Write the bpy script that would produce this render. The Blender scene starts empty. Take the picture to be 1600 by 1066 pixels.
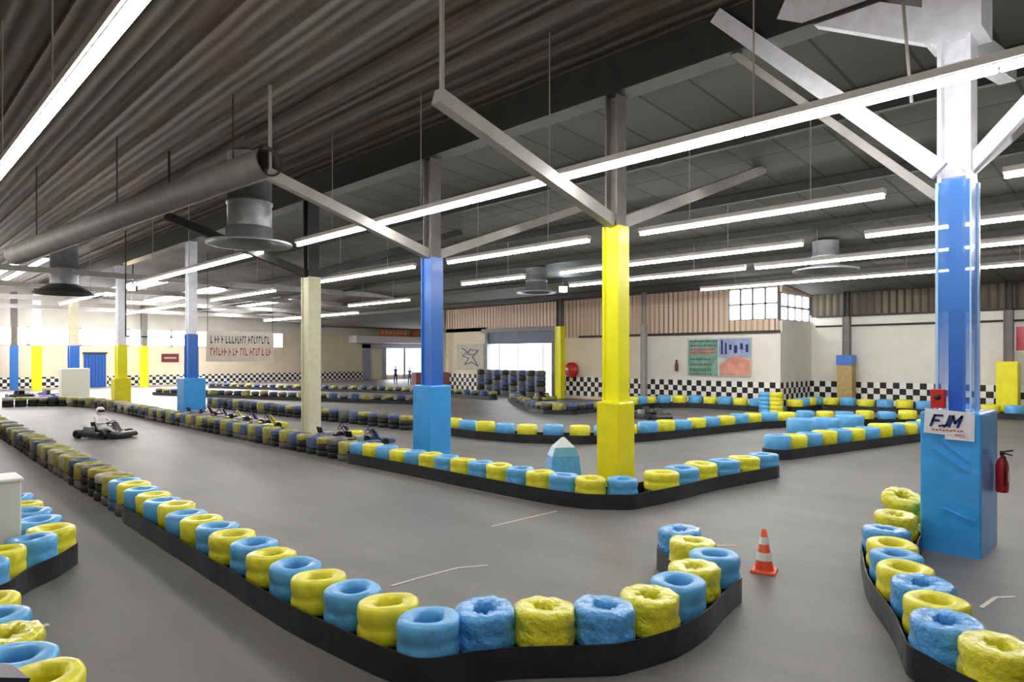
import bpy, math, random
from mathutils import Vector, Matrix
random.seed(7)
SC = bpy.context.scene
COL = SC.collection
# ---------------------------------------------------------------- camera
FPX, EYE, HOR = 1050.0, 2.7, 558.0
AL = math.atan(1030.0 / FPX)
SA, CA = math.sin(AL), math.cos(AL)
cam_d = bpy.data.cameras.new('camera'); cam = bpy.data.objects.new('camera', cam_d); COL.objects.link(cam)
cam.location = (0, 0, EYE); cam.rotation_euler = (math.pi / 2, 0, -AL)
cam_d.sensor_width = 36.0; cam_d.lens = FPX / 1600 * 36.0; cam_d.shift_y = (HOR - 533.0) / 1600
cam_d.clip_start = 0.05; cam_d.clip_end = 300
SC.camera = cam
SC.view_settings.view_transform = 'Standard'; SC.view_settings.look = 'None'
SC.view_settings.gamma = 1.0; SC.view_settings.use_curve_mapping = False
SC.view_settings.exposure = 1.3

def P(px, py, h=0.0):
    """place on the horizontal plane of height h that the photograph shows at a point"""
    Z = (EYE - h) * FPX / (py - HOR); t = (px - 800) / FPX
    return Vector((Z * (SA + t * CA), Z * (CA - t * SA), h))
def U_at(px, v):
    t = (px - 800) / FPX
    return v * (CA - t * SA) / (SA + t * CA)
def V_at(px, u):
    t = (px - 800) / FPX
    return u * (SA + t * CA) / (CA - t * SA)
def depth(x, y): return x * SA + y * CA
def srgb(r, g, b):
    f = lambda c: (c / 255 / 12.92) if c / 255 <= .04045 else ((c / 255 + .055) / 1.055) ** 2.4
    return (f(r), f(g), f(b), 1)

# ---------------------------------------------------------------- materials
MATS = {}
def mat(name, col, rough=.55, noise=.0, nscale=6.0, bump=.0, bscale=20.0, metal=0.0, emit=0.0, alpha=1.0, dark=None, coat=0.0):
    m = bpy.data.materials.new(name); m.use_nodes = True; MATS[name] = m
    nt = m.node_tree; b = nt.nodes['Principled BSDF']
    b.inputs['Base Color'].default_value = col; b.inputs['Roughness'].default_value = rough; b.inputs['Metallic'].default_value = metal
    if coat: b.inputs['Coat Weight'].default_value = coat; b.inputs['Coat Roughness'].default_value = .15
    if alpha < 1: b.inputs['Alpha'].default_value = alpha
    if emit:
        b.inputs['Emission Color'].default_value = col; b.inputs['Emission Strength'].default_value = emit
    tc = None
    if noise or bump:
        tc = nt.nodes.new('ShaderNodeTexCoord')
    if noise:
        n = nt.nodes.new('ShaderNodeTexNoise'); n.inputs['Scale'].default_value = nscale; n.inputs['Detail'].default_value = 5
        nt.links.new(tc.outputs['Object'], n.inputs['Vector'])
        r = nt.nodes.new('ShaderNodeValToRGB'); r.color_ramp.elements[0].position = .35; r.color_ramp.elements[1].position = .65
        d = dark or tuple(c * (1 - noise) for c in col[:3]) + (1,)
        r.color_ramp.elements[0].color = d; r.color_ramp.elements[1].color = col
        nt.links.new(n.outputs['Fac'], r.inputs['Fac']); nt.links.new(r.outputs['Color'], b.inputs['Base Color'])
    if bump:
        n2 = nt.nodes.new('ShaderNodeTexNoise'); n2.inputs['Scale'].default_value = bscale; n2.inputs['Detail'].default_value = 3
        nt.links.new(tc.outputs['Object'], n2.inputs['Vector'])
        bp = nt.nodes.new('ShaderNodeBump'); bp.inputs['Strength'].default_value = bump; bp.inputs['Distance'].default_value = .03
        nt.links.new(n2.outputs['Fac'], bp.inputs['Height']); nt.links.new(bp.outputs['Normal'], b.inputs['Normal'])
    return m

mat('yellow_paint', srgb(248, 240, 56), .42, noise=.16, nscale=9, bump=.25, bscale=14, coat=.25)
mat('blue_paint', srgb(98, 184, 246), .42, noise=.2, nscale=9, bump=.25, bscale=14, coat=.25)
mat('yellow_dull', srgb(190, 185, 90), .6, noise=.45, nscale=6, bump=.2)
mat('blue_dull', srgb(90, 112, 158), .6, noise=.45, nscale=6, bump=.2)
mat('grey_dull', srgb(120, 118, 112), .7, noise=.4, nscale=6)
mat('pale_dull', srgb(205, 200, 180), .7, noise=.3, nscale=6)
mat('blue_wrap', srgb(88, 176, 248), .3, noise=.15, nscale=12, bump=.9, bscale=16, coat=.6)
mat('yellow_wrap', srgb(246, 240, 56), .3, noise=.15, nscale=12, bump=.9, bscale=16, coat=.6)
mat('rubber', (.014, .014, .015, 1), .5, noise=.5, nscale=3)
mat('belt', srgb(46, 46, 50), .34, noise=.5, nscale=3.2, bump=.3, bscale=6)
mat('column_yellow', srgb(255, 250, 8), .38, noise=.06, nscale=2, coat=.3)
mat('guard_yellow', srgb(250, 240, 10), .4, noise=.1, nscale=3, bump=.25, bscale=7, coat=.3)
mat('column_blue', srgb(45, 112, 205), .35, noise=.08, nscale=2, coat=.4)
mat('column_deep', srgb(12, 80, 200), .35, coat=.4)
mat('guard_blue', srgb(62, 172, 255), .33, noise=.12, nscale=2.5, bump=.7, bscale=3.2, coat=.6)
mat('column_cream', srgb(226, 222, 190), .6, noise=.1, nscale=5)
mat('column_white', srgb(240, 240, 248), .5, noise=.12, nscale=5)
mat('steel_grey', srgb(118, 112, 108), .6, noise=.25, nscale=3)
mat('steel_dark', srgb(50, 48, 46), .6, noise=.3, nscale=3)
mat('steel_light', srgb(168, 164, 158), .55, noise=.15, nscale=3)
mat('galvanised', srgb(165, 168, 172), .42, noise=.25, nscale=4, metal=.3)
mat('housing', srgb(200, 195, 190), .5)
mat('tube_glow', (1, .985, .96, 1), .5, emit=21.0)
mat('warm_glow', (1, .80, .42, 1), .5, emit=60.0)
mat('cool_glow', (.75, .92, 1, 1), .5, emit=60.0)
mat('daylight', (.95, .98, 1, 1), .5, emit=3.2)
mat('daylight_far', (1, .975, .98, 1), .5, emit=13.0)
mat('roof_fill_glow', (1, .97, .97, 1), .5, emit=9.0)  # fill glow for the added roof windows
mat('wall_white', srgb(226, 222, 212), .75, noise=.07, nscale=1.2)
mat('wall_cream', srgb(228, 216, 190), .75, noise=.08, nscale=.8)
mat('frame_grey', srgb(110, 112, 118), .5)
mat('frame_white', srgb(235, 235, 238), .5)
mat('shutter', srgb(150, 155, 175), .5)
mat('door_blue', srgb(32, 86, 170), .45, noise=.15)
mat('red', srgb(200, 25, 25), .35, coat=.4)
mat('red_dark', srgb(110, 40, 38), .5)
mat('orange', srgb(235, 85, 40), .45)
mat('orange_sign', srgb(226, 120, 70), .6, noise=.2, nscale=4)
mat('white_plastic', srgb(238, 238, 232), .45)
mat('black_plastic', srgb(28, 28, 30), .35)
mat('dark_grey', srgb(62, 62, 66), .4, noise=.2)
mat('dark_panel', srgb(44, 40, 46), .5)
mat('purple', srgb(96, 78, 140), .4)
mat('skin', srgb(205, 160, 130), .6)
mat('suit_white', srgb(240, 238, 240), .8)
mat('sign_white', srgb(232, 232, 240), .4)
mat('ink_navy', srgb(22, 26, 110), .5)
mat('ink_red', srgb(200, 80, 70), .6)
mat('ink_dark', srgb(72, 56, 54), .6)
mat('line_white', srgb(226, 222, 205), .6, noise=.25, nscale=30)
mat('tan', srgb(190, 165, 110), .7, noise=.2)
mat('foil_white', srgb(235, 240, 245), .3, coat=.5)
M = MATS

def mat_floor():
    m = bpy.data.materials.new('concrete_floor'); m.use_nodes = True; nt = m.node_tree; b = nt.nodes['Principled BSDF']
    tc = nt.nodes.new('ShaderNodeTexCoord')
    def noise(scale, det, sx=1, sy=1, rot=0):
        mp = nt.nodes.new('ShaderNodeMapping'); mp.inputs['Scale'].default_value = (sx, sy, 1); mp.inputs['Rotation'].default_value = (0, 0, rot)
        nt.links.new(tc.outputs['Object'], mp.inputs['Vector'])
        n = nt.nodes.new('ShaderNodeTexNoise'); n.inputs['Scale'].default_value = scale; n.inputs['Detail'].default_value = det
        nt.links.new(mp.outputs['Vector'], n.inputs['Vector']); return n
    def ramp(n, p0, c0, p1, c1):
        r = nt.nodes.new('ShaderNodeValToRGB'); r.color_ramp.elements[0].position = p0; r.color_ramp.elements[1].position = p1
        r.color_ramp.elements[0].color = c0; r.color_ramp.elements[1].color = c1
        nt.links.new(n.outputs['Fac'], r.inputs['Fac']); return r
    base = ramp(noise(.35, 6), .3, srgb(103, 101, 101), .7, srgb(123, 120, 119))
    streak = ramp(noise(1.0, 4, 1.6, .14), .38, (.78, .78, .78, 1), .6, (1, 1, 1, 1))
    fine = ramp(noise(22, 4), .3, (.9, .9, .9, 1), .7, (1.04, 1.04, 1.04, 1))
    mx = nt.nodes.new('ShaderNodeMixRGB'); mx.blend_type = 'MULTIPLY'; mx.inputs[0].default_value = .55
    nt.links.new(base.outputs[0], mx.inputs[1]); nt.links.new(streak.outputs[0], mx.inputs[2])
    mx2 = nt.nodes.new('ShaderNodeMixRGB'); mx2.blend_type = 'MULTIPLY'; mx2.inputs[0].default_value = .7
    nt.links.new(mx.outputs[0], mx2.inputs[1]); nt.links.new(fine.outputs[0], mx2.inputs[2])
    nt.links.new(mx2.outputs[0], b.inputs['Base Color'])
    b.inputs['Roughness'].default_value = .5
    MATS['floor'] = m
mat_floor()
def mat_bands(name, c0, c1, axis, scale, rough=.7, c2=None, bump=.6):
    """profiled sheet: bands along one axis plus dirt"""
    m = bpy.data.materials.new(name); m.use_nodes = True; nt = m.node_tree; b = nt.nodes['Principled BSDF']
    tc = nt.nodes.new('ShaderNodeTexCoord'); w = nt.nodes.new('ShaderNodeTexWave'); w.bands_direction = axis
    w.inputs['Scale'].default_value = scale; w.inputs['Distortion'].default_value = 0
    nt.links.new(tc.outputs['Object'], w.inputs['Vector'])
    r = nt.nodes.new('ShaderNodeValToRGB'); r.color_ramp.elements[0].position = .12; r.color_ramp.elements[1].position = .4
    r.color_ramp.elements[0].color = c0; r.color_ramp.elements[1].color = c1
    nt.links.new(w.outputs['Fac'], r.inputs['Fac'])
    n = nt.nodes.new('ShaderNodeTexNoise'); n.inputs['Scale'].default_value = .5; n.inputs['Detail'].default_value = 4
    mp = nt.nodes.new('ShaderNodeMapping'); mp.inputs['Scale'].default_value = (1, 1, .2) if axis != 'Z' else (1, 1, 1)
    nt.links.new(tc.outputs['Object'], mp.inputs['Vector']); nt.links.new(mp.outputs[0], n.inputs['Vector'])
    mx = nt.nodes.new('ShaderNodeMixRGB'); mx.inputs[2].default_value = c2 or tuple(.7 * c for c in c1[:3]) + (1,)
    r2 = nt.nodes.new('ShaderNodeValToRGB'); r2.color_ramp.elements[0].position = .4; r2.color_ramp.elements[1].position = .62
    nt.links.new(n.outputs['Fac'], r2.inputs['Fac']); nt.links.new(r2.outputs[0], mx.inputs[0])
    nt.links.new(r.outputs[0], mx.inputs[1]); nt.links.new(mx.outputs[0], b.inputs['Base Color'])
    bp = nt.nodes.new('ShaderNodeBump'); bp.inputs['Strength'].default_value = bump; bp.inputs['Distance'].default_value = .05
    nt.links.new(w.outputs['Fac'], bp.inputs['Height']); nt.links.new(bp.outputs[0], b.inputs['Normal'])
    b.inputs['Roughness'].default_value = rough; MATS[name] = m
mat_bands('siding_x', srgb(140, 112, 94), srgb(224, 204, 182), 'Y', 1.0, c2=srgb(196, 170, 148))
mat_bands('siding_brown', srgb(48, 40, 34), srgb(112, 100, 80), 'Y', .9, c2=srgb(78, 66, 54))
mat_bands('roof_near', srgb(62, 57, 50), srgb(106, 100, 88), 'X', .9, c2=srgb(100, 84, 74), bump=.9)
mat_bands('shutter_slats', srgb(110, 115, 135), srgb(158, 163, 184), 'Z', 6)
mat_bands('door_slats', srgb(20, 62, 130), srgb(36, 92, 178), 'X', 1.2)
def mat_roof():
    m = bpy.data.materials.new('roof_panels'); m.use_nodes = True; nt = m.node_tree; b = nt.nodes['Principled BSDF']
    tc = nt.nodes.new('ShaderNodeTexCoord'); br = nt.nodes.new('ShaderNodeTexBrick')
    br.offset = 0; br.inputs['Scale'].default_value = 1; br.inputs['Brick Width'].default_value = 2.4; br.inputs['Row Height'].default_value = 1.2
    br.inputs['Mortar Size'].default_value = .035; br.inputs['Color1'].default_value = srgb(92, 90, 84); br.inputs['Color2'].default_value = srgb(80, 78, 73)
    br.inputs['Mortar'].default_value = srgb(52, 50, 47)
    nt.links.new(tc.outputs['Object'], br.inputs['Vector']); nt.links.new(br.outputs['Color'], b.inputs['Base Color'])
    b.inputs['Roughness'].default_value = .8; MATS['roof_panels'] = m
mat_roof()
def mat_check(name, size, axis):
    m = bpy.data.materials.new(name); m.use_nodes = True; nt = m.node_tree; b = nt.nodes['Principled BSDF']
    tc = nt.nodes.new('ShaderNodeTexCoord'); mp = nt.nodes.new('ShaderNodeMapping')
    mp.inputs['Location'].default_value = (.501, .501, 0.0) ; mp.inputs['Scale'].default_value = (1 / size if axis == 'X' else 0, 1 / size if axis == 'Y' else 0, 1 / size)
    ck = nt.nodes.new('ShaderNodeTexChecker'); ck.inputs['Scale'].default_value = 1
    ck.inputs['Color1'].default_value = srgb(12, 12, 12); ck.inputs['Color2'].default_value = srgb(238, 236, 230)
    nt.links.new(tc.outputs['Object'], mp.inputs[0]); nt.links.new(mp.outputs[0], ck.inputs['Vector']); nt.links.new(ck.outputs['Color'], b.inputs['Base Color'])
    b.inputs['Roughness'].default_value = .6; MATS[name] = m
mat_check('check_y', .30, 'Y'); mat_check('check_x', .30, 'X')

# ---------------------------------------------------------------- mesh helpers
class MB:
    def __init__(s): s.v = []; s.f = []; s.mi = []; s.sm = []
    def add(s, vs, fs, mi=0, smooth=False):
        o = len(s.v); s.v += [tuple(x) for x in vs]
        for f in fs: s.f.append(tuple(i + o for i in f)); s.mi.append(mi); s.sm.append(smooth)
        return s
    def box(s, c, size, mi=0, rz=0, mtx=None):
        x, y, z = (d / 2 for d in size); vs = [Vector((a * x, b * y, d * z)) for a in (-1, 1) for b in (-1, 1) for d in (-1, 1)]
        R = mtx if mtx is not None else Matrix.Rotation(rz, 3, 'Z')
        vs = [R @ v + Vector(c) for v in vs]
        return s.add(vs, [(0, 1, 3, 2), (4, 6, 7, 5), (0, 4, 5, 1), (2, 3, 7, 6), (0, 2, 6, 4), (1, 5, 7, 3)], mi)
    def rbox(s, c, size, r=.03, mi=0):
        """box with chamfered vertical edges and top"""
        x, y, z = (d / 2 for d in size); cx, cy, cz = c
        rings = []
        def ring(rr, zz, ins):
            a, b = x - ins, y - ins; k = max(rr - ins, .001); pts = []
            for qx, qy, st in ((1, 1, 0), (-1, 1, 1), (-1, -1, 2), (1, -1, 3)):
                for j in range(4):
                    an = math.pi / 2 * (st + j / 3); pts.append((cx + qx * (a - k) + k * math.cos(an), cy + qy * (b - k) + k * math.sin(an), cz + zz))
            return pts
        for zz, ins in ((-z, 0), (z - r, 0), (z - r * .3, r * .3), (z, r)): rings.append(ring(r, zz, ins))
        vs = [p for q in rings for p in q]; n = 16; fs = []
        for k in range(3):
            for j in range(n): fs.append((k * n + j, k * n + (j + 1) % n, (k + 1) * n + (j + 1) % n, (k + 1) * n + j))
        fs.append(tuple(range(3 * n, 4 * n))); fs.append(tuple(reversed(range(n))))
        return s.add(vs, fs, mi)
    def bar(s, p, q, w, h=None, mi=0, up=(0, 0, 1)):
        """rectangular bar from p to q; w across, h along up"""
        p, q = Vector(p), Vector(q); d = (q - p); L = d.length; d.normalize(); upv = Vector(up)
        if abs(d.dot(upv)) > .99: upv = Vector((0, 1, 0))
        a = d.cross(upv).normalized(); b = a.cross(d).normalized(); h = h or w
        R = Matrix((a, d, b)).transposed()
        return s.box((p + q) / 2, (w, L, h), mi, mtx=R)
    def tube(s, p, q, r, n=8, mi=0, r2=None, cap=True):
        p, q = Vector(p), Vector(q); d = (q - p).normalized(); a = d.orthogonal().normalized(); b = d.cross(a); r2 = r if r2 is None else r2
        vs = [p + (a * math.cos(t) + b * math.sin(t)) * r for t in [2 * math.pi * i / n for i in range(n)]] + [q + (a * math.cos(t) + b * math.sin(t)) * r2 for t in [2 * math.pi * i / n for i in range(n)]]
        s.add(vs, [(i, (i + 1) % n, n + (i + 1) % n, n + i) for i in range(n)], mi, True)
        if cap: s.add(vs, [tuple(reversed(range(n))), tuple(range(n, 2 * n))], mi)
        return s
    def path(s, pts, r, n=8, mi=0):
        for a, b in zip(pts[:-1], pts[1:]): s.tube(a, b, r, n, mi)
        return s
    def lathe(s, prof, n=24, mi=0, c=(0, 0, 0), closed=False, fn=None, smooth=True, mtx=None):
        vs = []
        for k, (r, z) in enumerate(prof):
            for i in range(n):
                t = 2 * math.pi * i / n; rr, zz = (r, z) if fn is None else fn(r, z, t, k)
                v = Vector((rr * math.cos(t), rr * math.sin(t), zz))
                if mtx is not None: v = mtx @ v
                vs.append(v + Vector(c))
        K = len(prof); fs = []
        for k in range(K if closed else K - 1):
            for i in range(n): fs.append((k * n + i, k * n + (i + 1) % n, ((k + 1) % K) * n + (i + 1) % n, ((k + 1) % K) * n + i))
        return s.add(vs, fs, mi, smooth)
    def mesh(s, name, mats):
        me = bpy.data.meshes.new(name); me.from_pydata(s.v, [], s.f)
        for m in mats: me.materials.append(MATS[m])
        me.polygons.foreach_set('material_index', s.mi); me.polygons.foreach_set('use_smooth', s.sm); me.update()
        return me
    def obj(s, name, mats, parent=None, loc=(0, 0, 0), rz=0.0):
        if isinstance(mats, str): mats = [mats]
        o = bpy.data.objects.new(name, s.mesh(name, mats)); COL.objects.link(o); o.location = loc; o.rotation_euler = (0, 0, rz)
        if parent: o.parent = parent
        return o
def tag(o, label=None, cat=None, group=None, kind=None):
    if label: o['label'] = label
    if cat: o['category'] = cat
    if group: o['group'] = group
    if kind: o['kind'] = kind
    return o
def empty(name, loc=(0, 0, 0), rz=0.0, label=None, cat=None, group=None):
    o = bpy.data.objects.new(name, None); COL.objects.link(o); o.location = loc; o.rotation_euler = (0, 0, rz); o.empty_display_size = .1
    return tag(o, label, cat, group)
def place(name, mesh, parent=None, loc=(0, 0, 0), rot=(0, 0, 0)):
    o = bpy.data.objects.new(name, mesh); COL.objects.link(o); o.location = loc; o.rotation_euler = rot
    if parent: o.parent = parent
    return o
def copy_tree(o, parent=None):
    c = o.copy(); COL.objects.link(c); c.parent = parent
    for ch in list(o.children): copy_tree(ch, c)
    return c
def struct(o): o['kind'] = 'structure'; return o
def ordn(n):
    w = ['', 'first', 'second', 'third', 'fourth', 'fifth', 'sixth', 'seventh', 'eighth', 'ninth', 'tenth', 'eleventh', 'twelfth']
    if n < 13: return w[n]
    return f"{n}{'th' if 10 < n % 100 < 14 else {1: 'st', 2: 'nd', 3: 'rd'}.get(n % 10, 'th')}"

# ---------------------------------------------------------------- the hall
V3, V1, UEND, USTEP, UCOR = 33.6, 37.5, 68.7, 14.8, 41.7
VROW = 11.1
VL, UB = -9.0, -16.0
def roof_z(v): return 8.35 - (min(v, V1) - 11.4) * .088
struct(MB().box((22, 27, -.1), (66, 90, .2)).obj('floor', 'floor'))
# ceiling: near slab and far slope with a lower dark step over the column row
b = MB()
b.box(((VL + VROW) / 2, 26.3, 8.9), (VROW - VL + .4, 86, .2))
struct(b.obj('ceiling', 'roof_near'))
b = MB()
vs = []
for v in (11.0, V1, 56):
    for u in (-16.5, 69.2): vs.append((v, u, roof_z(v) + .02))
for v in (11.0, V1, 56):
    for u in (-16.5, 69.2): vs.append((v, u, roof_z(v) + .25))
b.add(vs, [(0, 1, 3, 2), (2, 3, 5, 4), (6, 8, 9, 7), (8, 10, 11, 9), (0, 2, 8, 6), (2, 4, 10, 8), (1, 7, 9, 3), (3, 9, 11, 5), (4, 5, 11, 10), (0, 6, 7, 1)])
struct(b.obj('ceiling_slope', 'roof_panels'))
# profiled ribs below the near slab
b = MB()
for i in range(19):
    v = VL + .6 + i * 1.02
    b.box((v, 26.3, 8.76), (.26 if i % 4 else .5, 85, .1 if i % 4 else .2))
struct(b.obj('ceiling_ribs', 'roof_near'))
# purlins under the far slope
b = MB()
for v in (15.2, 19.3, 23.4, 27.5, 31.6):
    b.bar((v, -16, roof_z(v) - .11), (v, 68.6, roof_z(v) - .11), .16, .24)
struct(b.obj('trim_1', 'steel_dark'))
# girder over the column row
b = MB(); b.box((VROW, 26.3, 8.42), (.34, 85, .78)); b.box((VROW, 26.3, 8.02), (.5, 85, .06))
struct(b.obj('trim_2', 'steel_dark'))
def wall(name, m, p, q, z0, z1, th=.2, side=1):
    """vertical slab from p to q; the face seen from the hall lies on the line"""
    p, q = Vector((*p, 0)), Vector((*q, 0)); d = (q - p).normalized(); n = Vector((-d.y, d.x, 0)) * side
    o = (p + q) / 2 + n * th / 2
    b = MB(); b.box((0, 0, 0), (th if abs(d.y) > .5 else (q - p).length, (q - p).length if abs(d.y) > .5 else th, z1 - z0))
    return struct(b.obj(name, m, loc=(o.x, o.y, (z0 + z1) / 2)))
# openings in the long right wall
GU0, GU1 = U_at(868, V3), U_at(760, V3)          # roller door
WU0, WU1 = USTEP + .15, U_at(1138, V3)           # high window
wall('wall_right', 'wall_white', (V3, USTEP), (V3, 23.5), 0, 3.95, side=-1)
wall('wall_right_cream', 'wall_cream', (V3, 23.5), (V3, GU0), 0, 3.95, side=-1)
wall('wall_right_far', 'wall_cream', (V3, GU1), (V3, UCOR), 0, 4.9, side=-1)
wall('wall_right_siding', 'siding_x', (V3, GU0), (V3, UCOR), 4.62, 7.0, side=-1)
wall('wall_right_siding_near', 'siding_x', (V3, WU1), (V3, GU0), 3.95, 7.0, side=-1)
b = MB().box((V3 + .1, (WU0 + WU1) / 2, 4.3), (.2, WU1 - WU0, .7)); b.box((V3 + .1, (WU0 + WU1) / 2, 6.55), (.2, WU1 - WU0, .5)); struct(b.obj('wall_right_band', 'siding_x'))
wall('wall_step', 'wall_white', (V3 + .2, USTEP), (V1, USTEP), 0, 4.6, side=1)
wall('wall_step_siding', 'siding_x', (V3 + .2, USTEP), (V1, USTEP), 6.0, 6.9, side=1)
wall('wall_right_near', 'wall_white', (V1, -16), (V1, USTEP), 0, 4.85, side=-1)
wall('wall_right_near_siding', 'siding_brown', (V1, -16), (V1, USTEP), 4.85, 6.4, side=-1)
wall('wall_corner', 'wall_cream', (V3 + .2, UCOR), (56, UCOR), 0, 7.0, side=-1)
wall('wall_outer', 'wall_cream', (56, UCOR), (56, 69), 0, 7.0, side=-1)
wall('wall_left', 'wall_cream', (VL, -16), (VL, UEND), 0, 9.6, side=1)
wall('wall_back', 'wall_cream', (VL, -16), (V1, -16), 0, 9.6, side=-1)
# end wall: below, window strip, above
VW1 = 33.0
wall('wall_end', 'wall_cream', (VL, UEND), (56, UEND), 0, 3.7, side=1)
wall('wall_end_upper', 'wall_white', (VL, UEND), (56, UEND), 5.25, 9.6, side=1)
wall('wall_end_middle', 'wall_cream', (VW1, UEND), (56, UEND), 3.7, 5.25, side=1)
# end window strip: panes with mullions, eight windows
n = 8; w = (VW1 - 3) / n
struct(MB().box((-3, UEND + .1, 4.475), (12, .2, 1.55)).obj('wall_end_left', 'wall_cream'))
for i in range(n):
    x = 3 + (i + .5) * w
    f = MB()
    for sx in (-1, 1): f.box((sx * (w / 2 - .06), 0, 0), (.12, .14, 1.55))
    f.box((0, 0, .74), (w, .14, .07)); f.box((0, 0, -.74), (w, .14, .07))
    fo = struct(f.obj(f'window_{i+1}', 'frame_white', loc=(x, UEND + .02, 4.475)))
    g = MB().box((0, .04, 0), (w - .2, .02, 1.44)).obj('pane', 'daylight_far', parent=fo)
# high window in the right wall and in the step
def grid_window(name, p, q, z0, z1, nx, nz, out):
    p, q = Vector(p), Vector(q); c = (p + q) / 2; L = (q - p).length; d = (q - p).normalized(); ang = math.atan2(d.y, d.x)
    f = MB()
    for i in range(nx + 1): f.box((-L / 2 + L * i / nx, 0, 0), (.09, .1, z1 - z0))
    for j in range(nz + 1): f.box((0, 0, -(z1 - z0) / 2 + (z1 - z0) * j / nz), (L, .1, .08))
    fo = struct(f.obj(name, 'frame_grey', loc=(c.x, c.y, (z0 + z1) / 2), rz=ang))
    MB().box((0, out * .06, 0), (L - .04, .02, z1 - z0 - .04)).obj('pane', 'daylight', parent=fo)
grid_window('window_9', (V3 + .08, WU0), (V3 + .08, WU1), 4.65, 6.3, 4, 2, -1)
grid_window('window_10', (V3 + .15, USTEP + .1), (V1 - .1, USTEP + .1), 4.6, 6.0, 4, 2, 1)
# roller door opening on the right wall
gc = (GU0 + GU1) / 2; gw = GU1 - GU0
f = MB()
for s in (-1, 1): f.box((0, s * (gw / 2 - .12), 2.3), (.3, .24, 4.6))
f.box((.0, 0, 4.62), (.5, gw + .6, .3)); dr = struct(f.obj('door_1', 'frame_grey', loc=(V3, gc, 0)))
MB().box((.05, 0, 4.06), (.08, gw - .4, .85)).obj('shutter', 'shutter_slats', parent=dr)
MB().box((.12, 0, 1.82), (.02, gw - .4, 3.64)).obj('pane', 'daylight', parent=dr)
m_ = MB()
for k in (-.33, .02, .3): m_.box((.06, k * gw, 1.8), (.06, .08, 3.64))
m_.obj('mullion', 'frame_grey', parent=dr)
# entrance on the end wall behind the blue column
EV0, EV1 = V_at(566, UEND), V_at(690, UEND)
ec = (EV0 + EV1) / 2; ew = EV1 - EV0
f = MB(); f.box((-ew / 2 + .5, -.1, 2.1), (1.0, .3, 4.2)); f.box((0, -.1, 4.0), (ew, .3, .5)); f.box((-ew / 2 + 3.0, -.1, 2.0), (.5, .2, 4.0)); f.box((0, -.08, 2.0), (.3, .12, 4.0))
dr = struct(f.obj('door_2', 'shutter', loc=(ec, UEND, 0)))
MB().box((1.2, -.04, 2.2), (ew - 4.4, .02, 3.2)).obj('pane', 'daylight', parent=dr)
o = MB().box((0, 0, 0), (V_at(690, 67) - V_at(550, 67), 1.6, .8)).obj('entrance_canopy', 'frame_white', loc=((V_at(690, 67.8) + V_at(550, 67.8)) / 2, 67.8, 4.75))
tag(o, 'long white canopy box above the far entrance', 'canopy')
s0, s1 = V_at(592, 67.2), V_at(638, 67.2)
o = empty('entrance_sign', ((s0 + s1) / 2, 67.2, 5.16), label='pale orange sign board standing on the far entrance canopy', cat='sign')
MB().box((0, 0, .4), (s1 - s0, .1, .8)).obj('board', 'orange_sign', o)
k = MB()
for i in range(7): k.box((-(s1 - s0) / 2 + .5 + i * (s1 - s0 - 1) / 6, -.06, .4), (.3, .02, .4))
k.obj('lettering', 'pale_dull', o)
o = MB().box((0, 0, 0), (.9, .2, .85)).obj('orange_post', 'orange_sign', loc=(V_at(641, 67.4) + .8, 67.4, 5.58)); tag(o, 'plain orange upright panel to the right of the entrance sign', 'panel')
# blue door in end wall
dv0, dv1 = V_at(131, UEND), V_at(165, UEND)
dr = struct(MB().box((0, 0, 1.5), (dv1 - dv0, .16, 3.0)).obj('door_3', 'door_slats', loc=((dv0 + dv1) / 2, UEND - .05, 0)))
MB().box((0, -.02, 3.05), (dv1 - dv0 + .2, .24, .15)).obj('door_head', 'steel_dark', parent=dr)
# checkered boards
def check_board(name, p, q, z0, z1, axis, off):
    c = ((p[0] + q[0]) / 2 + off[0], (p[1] + q[1]) / 2 + off[1]); L = abs(q[0] - p[0]) + abs(q[1] - p[1])
    b = MB().box((0, 0, 0), ((L, .02, z1 - z0) if axis == 'X' else (.02, L, z1 - z0)))
    return struct(b.obj(name, 'check_x' if axis == 'X' else 'check_y', loc=(c[0], c[1], (z0 + z1) / 2)))
check_board('trim_3', (V3, USTEP), (V3, GU0 - .1), .2, 1.4, 'Y', (-.02, 0))
check_board('trim_4', (V3, GU1 + .1), (V3, UCOR), .2, 1.4, 'Y', (-.02, 0))
check_board('trim_5', (V3, USTEP), (V1, USTEP), .2, 1.4, 'X', (0, -.02))
check_board('trim_6', (V1, -8), (V1, USTEP), .2, 1.4, 'Y', (-.02, 0))
check_board('trim_7', (4, UEND), (dv0 - .1, UEND), .1, 1.0, 'X', (0, -.02))
check_board('trim_8', (dv1 + .1, UEND), (EV0, UEND), .1, 1.0, 'X', (0, -.02))
# wall rails and pipes
b = MB(); b.box((V3 - .06, (USTEP + 28) / 2, 4.0), (.12, 28 - USTEP, .14)); b.box((V1 - .06, 0, 4.87), (.12, 29, .1)); struct(b.obj('trim_9', 'steel_dark'))
o = MB().path([(V1 - .15, USTEP - .3, 4.35), (V1 - .15, -8, 4.35)], .045).obj('wall_pipe', 'steel_dark'); tag(o, 'dark pipe running along the upper edge of the near right wall', 'pipe')
# crossbeams in the far part of the hall
for i, u in enumerate((40, 47, 54, 61)):
    struct(MB().box((17.5, u, 7.0 - i * .18), (44, .2, .28)).obj(f'trim_{10+i}', 'steel_light'))

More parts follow.
